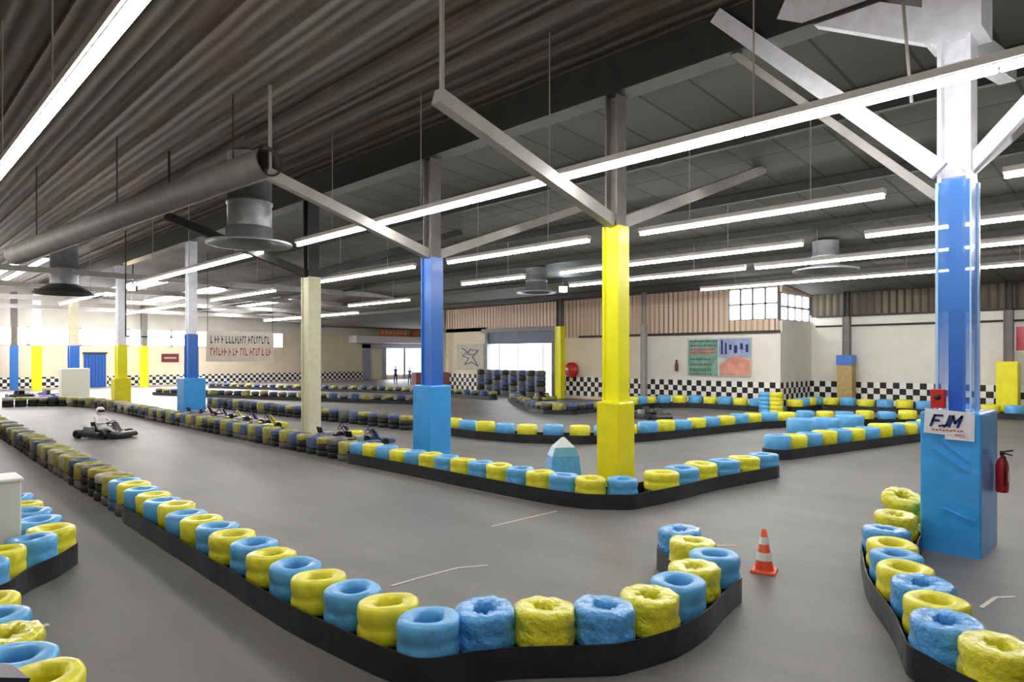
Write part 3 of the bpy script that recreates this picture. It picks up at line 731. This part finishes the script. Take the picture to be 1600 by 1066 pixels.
# stacked blue and yellow barrels standing on the wall row
for px, m, lab in ((1196, 'blue_paint', 'tall light blue tyre pile against the right wall beside the mural'), (1213, 'yellow_paint', 'tall yellow tyre pile at the step of the right wall')):
    o = empty('tall_tyre_pile', (31.6, U_at(px, 31.6), 0), label=lab, cat='tyre pile', group=None)
    for z in range(5):
        place('tyre', TY['blue' if 'blue' in m else 'yellow'][z % 4], o, (0, 0, .1 + .2 * z + .0)).scale = (1.15, 1.15, 1.18)
# dark tyre wall before the roller door
FARB = [tyre_mesh('tyre', m_, 70, r=.262) for m_ in ('blue_dull', 'grey_dull', 'rubber')]
for i in range(8):
    u = GU0 + .5 + i * (gw - 1) / 7
    o = empty('black_tyre_column', (V3 - .9, u, 0), label=f'dark tyre column, {ordn(i+1)} from the yellow wall column, before the roller door', cat='tyre pile', group='dark tyre columns before the roller door')
    for z in range(5):
        q = place('tyre', FARB[(z + i) % 3], o, (0, 0, .18 + .36 * z)); q.scale = (1.35, 1.35, 2.1)

# leaning yellow-wrapped tyre at the near blue column
o = empty('leaning_tyre', (11.5, 3.18, .45), label='yellow wrapped tyre lying tilted against the near blue column', cat='tyre')
place('tyre', TY['yelloww'][1], o, (0, 0, .05), (.1, -.35, .4))
place('tyre', TY['yelloww'][0], o, (.15, -.15, -.35), (.1, -.1, 1.4))
place('tyre', TY['yelloww'][2], o, (.25, -.12, -.17), (0.05, .1, 2.4))

# ---------------------------------------------------------------- strip lights
def strip(v, px_far, px_near, label, h=6.0, u0=None, u1=None):
    a = U_at(px_near, v) if u0 is None else u0; e = U_at(px_far, v) if u1 is None else u1
    root = empty('strip_light', (v, (a + e) / 2, h), label=label, cat='strip light', group='suspended strip lights')
    L = e - a
    MB().box((0, 0, .105), (.2, L, .1)).box((0, 0, .048), (.12, L, .02)).obj('housing', 'housing', root)
    n = max(1, round(L / 1.55))
    for i in range(n):
        MB().rbox((0, -L / 2 + (i + .5) * L / n, .0), (.09, L / n - .03, .075), .02).obj('tube', 'tube_glow', root)
    k = max(2, round(L / 4)); zt = (8.8 if v < VROW else roof_z(v) + .02) - h
    for i in range(k):
        y_ = -L / 2 + L * (i + .5) / k
        MB().tube((0, y_, .16), (0, y_, zt), .012, 6).obj('hanger_rod', 'steel_light', root)
    return root
strip(1.9, 0, 0, 'glaring strip light high at the left edge of the hall', u0=-4, u1=17)
strip(9.35, 465, 1600, 'longest and nearest strip light, passing in front of the blue and yellow columns', u0=-1.5)
strip(9.2, 215, 410, 'strip light ending at the warm floodlight glow on the left')
strip(14.7, 500, 648, 'strip light between the cream column and the second blue column')
strip(14.9, 700, 921, 'strip light between the second blue column and the yellow column')
strip(15.1, 1000, 1383, 'strip light right of the yellow column, nearest the roof duct')
strip(15.0, 0, 1568, 'short strip light end behind the head of the near blue column', u0=-2, u1=U_at(1568, 15.0))
strip(19.9, 875, 1255, 'strip light crossing behind the yellow column, second from the front')
strip(19.8, 722, 820, 'short strip light left of the small flared duct')
strip(19.8, 1352, 1440, 'strip light crossing behind the near blue column, upper one', u0=-2)
strip(23.8, 890, 1165, 'strip light crossing behind the yellow column, third from the front')
strip(24.0, 1180, 1600, 'strip light crossing behind the near blue column, middle one', u0=-2)
strip(29.8, 1095, 1440, 'lowest strip light in front of the high gridded window', u0=-1)
strip(23.0, 545, 640, 'faint distant strip light above the far entrance')
strip(15.0, 330, 430, 'faint distant strip light left of the cream column')
strip(9.3, 120, 175, 'distant strip light left of the warm floodlight', u0=40, u1=50)
strip(15.0, 0, 0, 'distant strip light near the far end wall, beside the first blue column', u0=44, u1=58)
strip(27.0, 0, 0, 'distant strip light near the far entrance and the orange sign', u0=44, u1=60)
strip(2.0, 0, 0, 'strip light running far down the left side of the hall', u0=20, u1=60)  # out of view, added to brighten the far end wall

# floodlights
for px, py, Z, m, lab in ((206, 450, 40, 'warm_glow', 'small warm floodlight glowing at the end of the left strip light'), (880, 452, 36, 'cool_glow', 'small cool floodlight glowing beside the flared duct')):
    t = (px - 800) / FPX; x, y = Z * (SA + t * CA), Z * (CA - t * SA); z = EYE + (HOR - py) * Z / FPX
    o = empty('floodlight', (x, y, z), -AL, lab, 'floodlight')
    MB().rbox((0, .1, 0), (.5, .2, .36), .03).obj('housing', 'steel_dark', o)
    MB().box((0, -.02, 0), (.4, .04, .28)).obj('lamp_face', m, o)
    MB().bar((0, .1, .15), (0, .1, (8.8 if x < VROW else roof_z(x) + .02) - z), .05).obj('bracket', 'steel_dark', o)

# ---------------------------------------------------------------- ducts
def duct(px, py, h, r, rf, label, zt=None, Z=None, fh=.38, fm='galvanised'):
    Z = (h - EYE) * FPX / (HOR - py); t = (px - 800) / FPX; x, y = Z * (SA + t * CA), Z * (CA - t * SA)
    zt = (8.64 if x < VROW else roof_z(x + r) - .02) if zt is None else zt
    o = empty('flared_duct', (x, y, h), label=label, cat='roof duct')
    L = zt - h
    MB().lathe([(r, .45), (r, L * .45), (r * 1.05, L * .45), (r * 1.05, L * .45 + .08), (r, L * .45 + .08), (r, L)], 28, smooth=True).obj('pipe', 'galvanised', o)
    MB().lathe([(r, .5), (r * 1.06, .5), (r * 1.06, fh), (rf, .06), (rf, 0), (rf * .97, 0), (r * .98, fh - .03), (r * .98, .5)], 28, closed=True).obj('flare', fm, o)
    MB().lathe([(0, .3), (r * .97, .3)], 28).obj('damper', 'steel_dark', o)
    return o
duct(390, 383, 6.0, .62, 1.2, 'largest galvanised roof duct with wide flared collar, left of the cream column', fh=.14)
duct(100, 460, 5.9, .62, 1.35, 'dark galvanised duct with flared hood above the far left', fh=.5, fm='steel_dark')
duct(838, 458, 5.9, .52, 1.0, 'galvanised duct with small collar left of the yellow column', fh=.16)
duct(1290, 424, 5.9, .46, 1.15, 'galvanised duct with flared collar between strip lights near the blue column', fh=.2)
# inclined large pipe on the left
o = empty('ventilation_pipe', (5.1, 20.9, 6.5), label='thick grey ventilation pipe sloping down under the roof at the left', cat='pipe')
a_ = Vector((3.8, 27.1, 6.05)) - Vector((5.1, 20.9, 6.5)); c_ = Vector((6.5, 14.2, 6.98)) - Vector((5.1, 20.9, 6.5))
k = MB(); k.tube(a_, c_, .33, 20, cap=False); k.tube(a_.lerp(c_, .001), c_, .30, 20, cap=False); k.obj('pipe', 'steel_grey', o)
for f_ in (.12, .5, .9): q_ = a_.lerp(c_, f_); MB().tube(q_ + Vector((0, 0, .3)), (q_.x, q_.y, 8.72 - 6.5), .02, 6).obj('hanger_rod', 'steel_dark', o)
# conduit near the head of the near blue column
o = MB().path([(10.4, 4.3, 8.8), (10.4, 4.2, 8.5), (10.4, 2.9, 8.2), (10.4, 2.75, 6.2)], .022).obj('conduit', 'steel_light'); tag(o, 'thin white conduit bending down beside the white column head', 'conduit')
o = MB().path([(8.9, 21.0, 8.8), (8.9, 21.0, 5.9)], .02).obj('hanging_cable', 'steel_dark'); tag(o, 'thin dark cable hanging beside the largest duct', 'cable')
o = MB().path([(9.4, 36.2, 8.8), (9.4, 36.2, 3.7), (12.2, 36.2, 3.7)], .03).obj('hanging_bar', 'steel_dark'); tag(o, 'thin dark bar hanging from the roof near the warm floodlight', 'bar')

# ---------------------------------------------------------------- wall signs
def wall_sign(px0, px1, py0, py1, v, name, label, cat):
    u0, u1 = U_at(px1, v), U_at(px0, v); uc = (u0 + u1) / 2; Z = depth(v, uc)
    z0, z1 = EYE + (HOR - py1) * Z / FPX, EYE + (HOR - py0) * Z / FPX
    return empty(name, (v, uc, (z0 + z1) / 2), label=label, cat=cat), u1 - u0, z1 - z0
o, w_, h_ = wall_sign(1075, 1174, 528, 588, V3 - .06, 'mural_board', 'large mural board with green lettering half and orange picture half on the right wall', 'mural')
mat('mural_green', srgb(128, 172, 154), .6, noise=.35, nscale=2.5); mat('mural_pale', srgb(196, 208, 200), .6, noise=.2, nscale=4); mat('mural_blue', srgb(160, 176, 208), .6, noise=.3, nscale=3)
mat('mural_orange', srgb(226, 158, 138), .6, noise=.3, nscale=2); mat('mural_dark', srgb(70, 110, 92), .6)
MB().box((0, 0, 0), (.05, w_, h_)).obj('board', 'mural_pale', o)
MB().box((-.03, w_ * .25, -h_ * .02), (.02, w_ * .48, h_ * .94)).obj('green_panel', 'mural_green', o)
MB().box((-.03, -w_ * .25, h_ * .22), (.02, w_ * .48, h_ * .5)).obj('blue_panel', 'mural_blue', o)
# picture half: low rounded car-like shape
k = MB(); prof = [(-.49, -.47), (-.02, -.47), (-.02, -.2), (-.08, -.12), (-.18, 0), (-.3, .04), (-.4, -.02), (-.49, -.06)]
k.add([(-.045, y_ * w_, z_ * h_) for y_, z_ in prof] + [(-.02, y_ * w_, z_ * h_) for y_, z_ in prof], [tuple(range(8))[::-1], tuple(range(8, 16))] + [(i, (i + 1) % 8, 8 + (i + 1) % 8, 8 + i) for i in range(8)]); k.obj('picture', 'mural_orange', o)
k = MB()
for r_, (z_, hh_) in enumerate(((.42, .06), (.30, .05), (-.06, .05), (-.2, .05), (-.34, .08), (-.45, .04))):
    y_ = .46
    while y_ > (.04 if r_ < 2 else .12):
        l_ = random.uniform(.015, .05); k.box((-.045, (y_ - l_ / 2) * w_, z_ * h_), (.01, l_ * w_, hh_ * h_)); y_ -= l_ + .012
k.obj('lettering', 'mural_dark', o)
k = MB()
for z_ in (.2, .11):
    y_ = .45
    while y_ > .04: l_ = random.uniform(.015, .04); k.box((-.045, (y_ - l_ / 2) * w_, z_ * h_), (.01, l_ * w_, .055 * h_)); y_ -= l_ + .012
k.obj('lettering', 'ink_red', o)
k = MB()
for (y_, z_, a2, b2) in ((-.06, .25, .03, .36), (-.12, .22, .03, .3), (-.19, .25, .04, .14), (-.27, .2, .05, .2), (-.36, .27, .04, .16), (-.44, .22, .04, .2)): k.box((-.045, y_ * w_, z_ * h_), (.01, a2 * w_, b2 * h_))
k.obj('lettering', 'ink_navy', o)
o, w_, h_ = wall_sign(714, 756, 538, 578, V3 - .05, 'wall_poster', 'pale poster with faded reddish drawing left of the roller door', 'poster')
MB().box((0, 0, 0), (.04, w_, h_)).obj('sheet', 'pale_dull', o)
k = MB()
k.path([Vector((-.03, a_ * w_, b_ * h_)) for a_, b_ in ((.3, .35), (.1, .2), (.28, .05), (.05, -.05), (.2, -.3), (-.05, -.2), (-.3, -.35), (-.1, 0), (-.3, .25), (0, .3), (.1, .1), (-.2, .1))], .035, 6)
k.obj('drawing', 'purple', o)
o, w_, h_ = wall_sign(1588, 1612, 510, 548, V1 - .05, 'red_board', 'plain bright red board on the near right wall at the right edge', 'board')
MB().box((0, 0, 0), (.05, w_, h_)).obj('panel', 'red', o)
MB().box((.0, 0, 0), (.04, w_ + .12, h_ + .12)).obj('frame', 'frame_white', o)
# banner hanging in the far part
bz = 36.5; b0, b1 = V_at(322, bz), V_at(428, bz); Z = depth((b0 + b1) / 2, bz)
zb0, zb1 = EYE + (HOR - 565) * Z / FPX, EYE + (HOR - 518) * Z / FPX
o = empty('hanging_banner', ((b0 + b1) / 2, bz, (zb0 + zb1) / 2), label='cream banner with two lines of lettering hanging in the far hall', cat='banner')
mat('banner_cloth', srgb(232, 220, 205), .8, noise=.1, nscale=2)
bw, bh = b1 - b0, zb1 - zb0
MB().box((0, 0, 0), (bw, .03, bh)).obj('cloth', 'banner_cloth', o)
for z_, m in ((.22, 'ink_dark'), (-.18, 'ink_red')):
    k = MB(); x_ = -.44
    while x_ < .43:
        l_ = random.uniform(.018, .034)
        k.box(((x_ + .004) * bw, -.02, z_ * bh), (.008 * bw, .01, .24 * bh)); k.box(((x_ + l_ / 2) * bw, -.02, (z_ + random.choice((-.1, .0, .1))) * bh), (l_ * bw, .01, .05 * bh))
        x_ += l_ + .014 + (.02 if random.random() < .15 else 0)
    k.obj('lettering', m, o)
for s in (-1, 1): MB().tube((s * bw * .48, 0, bh / 2), (s * bw * .48, 0, 8.3 - (zb0 + zb1) / 2), .015, 6).obj('hanging_cord', 'steel_dark', o)
v0, v1 = V_at(252, UEND), V_at(279, UEND)
o = empty('wall_plaque', ((v0 + v1) / 2, UEND - .06, 2.62), label='small dark red plaque on the far end wall', cat='plaque')
MB().box((0, 0, 0), (v1 - v0, .06, .78)).obj('panel', 'red_dark', o); MB().box((0, -.035, 0), ((v1 - v0) * .7, .01, .16)).obj('lettering', 'steel_light', o)
o = MB().rbox((0, 0, 1.0), (1.5, .9, 2.0), .05).obj('white_cabinet', 'white_plastic', loc=(P(116, 626)[0], P(116, 626)[1], 0)); tag(o, 'white cabinet at the foot of the blue column with cream top', 'cabinet')
# extinguishers and reels on the right wall
o = empty('wall_extinguisher', (V3 - .2, U_at(1060, V3), 1.9), label='small dark red extinguisher on the white right wall left of the mural', cat='fire extinguisher')
MB().lathe([(0, 0), (.09, 0), (.1, .03), (.1, .42), (.03, .52), (0, .52)], 14).obj('cylinder', 'red_dark', o); MB().box((0, 0, .58), (.06, .1, .12)).obj('valve', 'black_plastic', o)
o = empty('hose_reel', (V3 - .25, U_at(893, V3 - .25), 1.85), label='red hose reel on the wall right of the roller door', cat='hose reel')
RY = Matrix.Rotation(math.pi / 2, 3, 'Y')
MB().lathe([(.0, -.1), (.5, -.1), (.5, -.06), (.2, -.06), (.2, .06), (.5, .06), (.5, .1), (0, .1)], 22, mtx=RY).obj('drum', 'red', o)
MB().lathe([(.38 + .04 * math.cos(t), .04 * math.sin(t)) for t in [i * .785 for i in range(8)]], 22, mtx=RY, closed=True).obj('hose', 'red_dark', o)
for px, lab in ((693, 'red box standing to the right of the second blue column'), (652, 'dark red box just left of the second blue column')):
    p = P(px, 614); o = empty('red_box', (p.x, p.y, 0), label=lab, cat='box'); MB().rbox((0, 0, 1.05), (.65, .65, 1.0), .04).obj('body', 'red_dark', o); MB().box((0, 0, .28), (.12, .12, .56)).obj('stand', 'steel_grey', o)

# ---------------------------------------------------------------- floor lines
def fline(pts, w, label):
    b = MB()
    for a, c in zip(pts[:-1], pts[1:]):
        a, c = P(*a), P(*c); b.bar((a.x, a.y, .003), (c.x, c.y, .003), w, .004)
    tag(b.obj('floor_line', 'line_white'), label, 'floor line')
fline([(612, 916), (650, 905), (715, 888), (762, 884)], .035, 'thin white painted line on the track inside the foreground barrier')
fline([(768, 823), (870, 799)], .035, 'thin white painted line in the middle of the track, farther of two')
fline([(1118, 853), (1152, 853)], .04, 'short white painted line right of the foreground barrier tip')
fline([(1533, 950), (1556, 934), (1586, 933)], .045, 'bent white painted line right of the right foreground barrier')
fline([(972, 790), (1060, 768)], .03, 'faint white painted line below the bend of the middle barrier')
o = MB().box((0, 0, .006), (.12, .05, .012)).obj('paper_scrap', 'line_white', loc=tuple(P(66, 980))[:2] + (0,), rz=.4); tag(o, 'tiny white scrap lying on the floor at the lower left', 'scrap')

# ---------------------------------------------------------------- traffic cone
p = P(1194, 893)
o = empty('traffic_cone', (p.x, p.y, 0), .3, 'orange and white traffic cone standing on the open floor', 'traffic cone')
MB().rbox((0, 0, .018), (.30, .30, .036), .02).obj('base', 'orange', o)
def cone_band(z0, z1, m, nm, e=0):
    R_ = lambda z: .115 - (z - .03) * (.115 - .03) / .5 + e
    k = MB().lathe([(R_(z0), z0), (R_(z1), z1)] + ([(R_(z1) - .008, z1), (R_(z1) - .008, z1 - .05)] if z1 > .5 else []), 20); return k.obj(nm, m, par or o)
par = None; par = cone_band(.03, .53, 'orange', 'cone'); cone_band(.15, .25, 'white_plastic', 'reflective_band', .003); cone_band(.35, .44, 'white_plastic', 'reflective_band', .003)

# blue and white pointed marker behind the middle barrier
p = P(880, 740); o = empty('pointed_marker', (p.x, p.y, 0), -AL + .2, 'pointed blue marker with white folded tip behind the middle barrier', 'marker')
mat('marker_teal', srgb(110, 175, 205), .4)
def pyr(z0, z1, r0, r1, m, nm, top=False):
    k = MB(); vs = [(sx * r0, sy * r0 * .7, z0) for sx, sy in ((-1, -1), (1, -1), (1, 1), (-1, 1))] + [(sx * r1, sy * r1 * .7, z1) for sx, sy in ((-1, -1), (1, -1), (1, 1), (-1, 1))]
    k.add(vs, [(0, 1, 5, 4), (1, 2, 6, 5), (2, 3, 7, 6), (3, 0, 4, 7), (4, 5, 6, 7), (3, 2, 1, 0)]); return k.obj(nm, m, o)
pyr(0, .42, .36, .32, 'blue_paint', 'lower_body'); pyr(.42, .62, .32, .24, 'marker_teal', 'middle_body'); pyr(.62, .84, .24, .03, 'foil_white', 'tip')

# white cabinet at left edge and dark panel
o = empty('white_cabinet', (1.25, 10.72, 0), label='white box cabinet cut off by the left edge among tyre stacks', cat='cabinet')
MB().rbox((0, 0, .57), (.56, .56, 1.14), .02).obj('body', 'white_plastic', o); MB().rbox((0, 0, 1.15), (.6, .6, .04), .015).obj('lid', 'white_plastic', o)
o = MB().box((0, 0, 0), (.40, .55, .03), mtx=Matrix.Rotation(.35, 3, 'Y') @ Matrix.Rotation(-.15, 3, 'X')).obj('dark_panel', 'dark_panel', loc=(.62, 5.6, .62)); tag(o, 'dark flat panel resting on the tyre stacks at the lower left corner', 'panel')

# ---------------------------------------------------------------- karts
def wheel(b, c, r, w):
    b.lathe([(r * .55, -w / 2), (r * .92, -w / 2), (r, -w * .3), (r, w * .3), (r * .92, w / 2), (r * .55, w / 2), (r * .5, 0)], 18, mtx=Matrix.Rotation(math.pi / 2, 3, 'Y'), c=c, closed=True); b.tube((c[0] - w * .35, c[1], c[2]), (c[0] + w * .35, c[1], c[2]), r * .56, 12)
def make_kart(loc, rz, body, label, number=True, group=None):
    """forward is +Y"""
    o = empty('racing_kart', loc, rz, label, 'kart', group)
    b = MB(); b.path([(-.3, -.6, .1), (-.33, .2, .1), (-.2, .75, .1), (.2, .75, .1), (.33, .2, .1), (.3, -.6, .1), (-.3, -.6, .1)], .018); b.box((0, .15, .08), (.6, 1.1, .015)); b.tube((-.55, -.52, .14), (.55, -.52, .14), .02); b.tube((-.45, .52, .12), (.45, .52, .12), .015); b.obj('chassis', 'dark_grey', o)
    for sx in (-1, 1):
        b = MB(); wheel(b, (sx * .56, -.52, .14), .14, .19); b.obj('wheel', 'rubber', o)
        b = MB(); wheel(b, (sx * .52, .52, .13), .13, .13); b.obj('wheel', 'rubber', o)
        MB().rbox((sx * .55, 0, .14), (.2, .66, .17), .05).obj('side_pod', body, o)
    b = MB(); pr_ = [(.62, .05), (.98, .05), (1.02, .14), (.95, .2), (.72, .22), (.62, .2)]
    n_ = len(pr_); b.add([(-.5 if y_ < .9 else -.38, y_, z_) for y_, z_ in pr_] + [(.5 if y_ < .9 else .38, y_, z_) for y_, z_ in pr_], [tuple(range(n_)), tuple(range(2 * n_ - 1, n_ - 1, -1))] + [(i, i + n_, (i + 1) % n_ + n_, (i + 1) % n_) for i in range(n_)]); b.obj('front_bumper', body, o)
    b = MB(); b.add([(-.13, .62, .22), (.13, .62, .22), (.1, .45, .5), (-.1, .45, .5), (-.13, .58, .2), (.13, .58, .2), (.1, .42, .48), (-.1, .42, .48)], [(0, 1, 2, 3), (7, 6, 5, 4), (0, 4, 5, 1), (1, 5, 6, 2), (2, 6, 7, 3), (3, 7, 4, 0)]); b.obj('front_fairing', body, o)
    b = MB(); b.box((0, -.12, .14), (.36, .4, .04)); b.add([(-.18, -.3, .12), (.18, -.3, .12), (.16, -.42, .5), (-.16, -.42, .5), (-.18, -.34, .12), (.18, -.34, .12), (.16, -.46, .5), (-.16, -.46, .5)], [(0, 1, 2, 3), (7, 6, 5, 4), (0, 4, 5, 1), (1, 5, 6, 2), (2, 6, 7, 3), (3, 7, 4, 0)])
    for sx in (-1, 1): b.bar((sx * .18, -.32, .18), (sx * .18, .06, .18), .04, .14)
    b.obj('seat', 'black_plastic', o)
    b = MB(); T = Matrix.Translation((0, .3, .47)).to_3x3() ; R_ = Matrix.Rotation(.9, 3, 'X')
    b.lathe([(.13 + .014 * math.cos(t), .014 * math.sin(t)) for t in [i * math.pi / 3 for i in range(6)]], 20, mtx=R_, c=(0, .3, .47), closed=True); b.tube((0, .3, .47), (0, .5, .16), .014); b.bar((-.12, .3, .47), (.12, .3, .47), .02); b.obj('steering_wheel', 'black_plastic', o)
    b = MB(); b.rbox((.34, -.3, .26), (.24, .26, .24), .03); b.tube((.34, -.45, .3), (.1, -.66, .3), .04); b.obj('engine', 'galvanised', o)
    b = MB(); b.rbox((0, -.74, .17), (1.05, .1, .16), .04); b.obj('rear_bumper', 'black_plastic', o)
    return o
def P3(px, py): q = P(px, py); return (q.x, q.y, 0)
kt = make_kart((0, 0, 0), 0, 'dark_grey', 'grey kart driven across the open track by a person in white')
kt.location = P3(164, 683); kt.rotation_euler.z = math.radians(208)
# driver
def skin_body(name, joints, edges, m, parent=None, loc=(0, 0, 0), rz=0, sub=2):
    me = bpy.data.meshes.new(name); me.from_pydata([j[:3] for j in joints], edges, [])
    o = bpy.data.objects.new(name, me); COL.objects.link(o); o.location = loc; o.rotation_euler = (0, 0, rz)
    if parent: o.parent = parent
    md = o.modifiers.new('skin', 'SKIN'); md.use_smooth_shade = True
    for i, j in enumerate(joints):
        sv = me.skin_vertices[0].data[i]; sv.radius = (j[3], j[3] if len(j) < 5 else j[4]); sv.use_root = (i == 0)
    s_ = o.modifiers.new('sub', 'SUBSURF'); s_.levels = sub; s_.render_levels = sub
    me.materials.append(MATS[m]); return o
drv = empty('person', kt.location, kt.rotation_euler.z, 'person in white suit and pale helmet seated in the moving kart', 'person')
J = [(0, -.14, .26, .14, .12), (0, -.2, .42, .145, .11), (0, -.23, .60, .17, .11), (0, -.22, .72, .07, .07), (0, -.21, .78, .06, .06),
     (-.19, -.2, .64, .06), (-.27, -.02, .47, .048), (-.14, .22, .49, .036), (.19, -.2, .64, .06), (.27, -.02, .47, .048), (.14, .22, .49, .036),
     (-.1, -.05, .24, .085), (-.16, .3, .34, .062), (-.12, .62, .18, .045), (-.12, .7, .24, .04), (.1, -.05, .24, .085), (.16, .3, .34, .062), (.12, .62, .18, .045), (.12, .7, .24, .04)]
E = [(0, 1), (1, 2), (2, 3), (3, 4), (2, 5), (5, 6), (6, 7), (2, 8), (8, 9), (9, 10), (0, 11), (11, 12), (12, 13), (13, 14), (0, 15), (15, 16), (16, 17), (17, 18)]
skin_body('body', J, E, 'suit_white', drv)
for sx in (-1, 1):
    b = MB(); b.rbox((sx * .13, .26, .49), (.07, .08, .06), .02)
    for i in range(4): b.path([(sx * .13 - .03 + i * .02, .29, .51), (sx * .13 - .03 + i * .02, .325 - abs(i - 1.5) * .006, .5), (sx * .13 - .03 + i * .02, .315, .465)], .009, 6)
    b.path([(sx * .13 - sx * .035, .25, .5), (sx * .13 - sx * .06, .28, .49)], .011, 6); b.obj('glove', 'black_plastic', drv)
MB().lathe([(0, -.13), (.07, -.13), (.115, -.09), (.135, 0), (.13, .06), (.1, .11), (.05, .14), (0, .145)], 20, c=(0, -.2, .87)).obj('helmet', 'white_plastic', drv)
MB().lathe([(.118, -.045), (.139, -.03), (.139, .045), (.118, .055)], 16, c=(0, -.194, .875), fn=lambda r_, z_, t, k: (r_ if math.sin(t) > .1 else r_ * .9, z_)).obj('visor', 'black_plastic', [h_ for h_ in drv.children if h_.name.startswith('helmet')][0])
# parked karts
kcol = ['yellow_paint', 'purple', 'dark_grey', 'purple', 'yellow_paint', 'blue_dull', 'red_dark']
base = {}
spots = [((335, 666), 'red_dark', 'red', 'beside the base box of the white-topped blue column'), ((362, 668), 'purple', 'purple', 'second from the white-topped blue column'), ((392, 671), 'yellow_paint', 'yellow', 'third from the white-topped blue column'),
         ((424, 674), 'purple', 'purple', 'fourth from the white-topped blue column'), ((452, 677), 'yellow_paint', 'yellow', 'left of the cream column'), ((520, 676), 'purple', 'purple', 'right of the cream column'), ((548, 683), 'blue_dull', 'dull blue', 'second right of the cream column'),
         ((1018, 654), 'dark_grey', 'dark grey', 'standing behind the yellow column near the wall'), ((760, 612), 'dark_grey', 'dark grey', 'small in the distance before the roller door'), ((850, 625), 'yellow_dull', 'pale yellow', 'at the bend before the roller door'),
         ((30, 622), 'blue_dull', 'dull blue', 'in the far left corner'), ((72, 622), 'purple', 'purple', 'far left beside the slim yellow column'), ((1322, 640), 'dark_grey', 'dark grey', 'by the tan-based wall column')]
KP = [(10.9, 30.9 - 1.55 * i) for i in range(5)] + [(10.9, 19.3), (10.95, 17.7)]
for i, ((px, py), m, cn, wh) in enumerate(spots[:12]):
    if m not in base: base[m] = k_ = make_kart((0, 0, 0), 0, m, '')
    else: k_ = copy_tree(base[m])
    if i < 7: k_.location = (KP[i][0], KP[i][1], 0); k_.rotation_euler.z = math.radians(-90 + random.uniform(-5, 5))
    else: k_.location = P3(px, py); k_.rotation_euler.z = math.radians(random.choice((10, 40, 160)))
    k_['label'] = f'{cn} parked kart {wh}'; k_['group'] = 'parked karts'

# low loose tyres right of the cream column
for i, (px, py, c) in enumerate(((553, 690, 'yellow'), (566, 688, 'yellow'))):
    q = P(px, py); o = place('loose_tyre', TY[c][i], None, (q.x, q.y, .087 if i == 0 else .26), (0, 0, i)); tag(o, ['faded yellow loose tyre lying on the floor right of the cream column', 'yellow loose tyre, upper one right of the cream column'][i], 'tyre')
    if i: o.location = (P(553, 690).x + .03, P(553, 690).y, .258)

# people near the entrance (small figures standing)
def person(px, py, h, m, label, hair='ink_dark'):
    q = P(px, py); s = h / 1.75
    o = empty('person', (q.x, q.y, 0), random.uniform(0, 6), label, 'person')
    J = [(0, 0, .95, .15, .11), (0, 0, 1.2, .14, .1), (0, 0, 1.4, .17, .1), (0, 0, 1.5, .06), (0, 0, 1.6, .07), (-.2, 0, 1.38, .055), (-.25, .02, 1.1, .045), (-.24, .1, .86, .035), (.2, 0, 1.38, .055), (.25, .02, 1.1, .045), (.24, .1, .86, .035),
         (-.1, 0, .85, .09), (-.11, .02, .48, .065), (-.12, 0, .08, .045), (-.12, .12, .05, .04), (.1, 0, .85, .09), (.11, .02, .48, .065), (.12, 0, .08, .045), (.12, .12, .05, .04)]
    J = [tuple(a * s for a in j) for j in J]
    skin_body('body', J, E, m, o, sub=1)
    MB().lathe([(0, -.12 * s), (.05 * s, -.11 * s), (.085 * s, -.03 * s), (.088 * s, .04 * s), (.05 * s, .11 * s), (0, .12 * s)], 14, c=(0, 0, 1.64 * s)).obj('head', 'skin', o)
    MB().lathe([(.092 * s, .0), (.094 * s, .05 * s), (.055 * s, .12 * s), (0, .135 * s)], 14, c=(0, -.01, 1.64 * s)).obj('hair', hair, o)
person(618, 601, 1.8, 'ink_navy', 'small distant person in dark blue standing before the far entrance')
person(640, 602, 1.7, 'blue_dull', 'small distant person in grey blue nearest the second blue column')

# ---------------------------------------------------------------- light
w = bpy.data.worlds.new('world'); SC.world = w; w.use_nodes = True
w.node_tree.nodes['Background'].inputs[0].default_value = (.75, .85, 1, 1); w.node_tree.nodes['Background'].inputs[1].default_value = .6
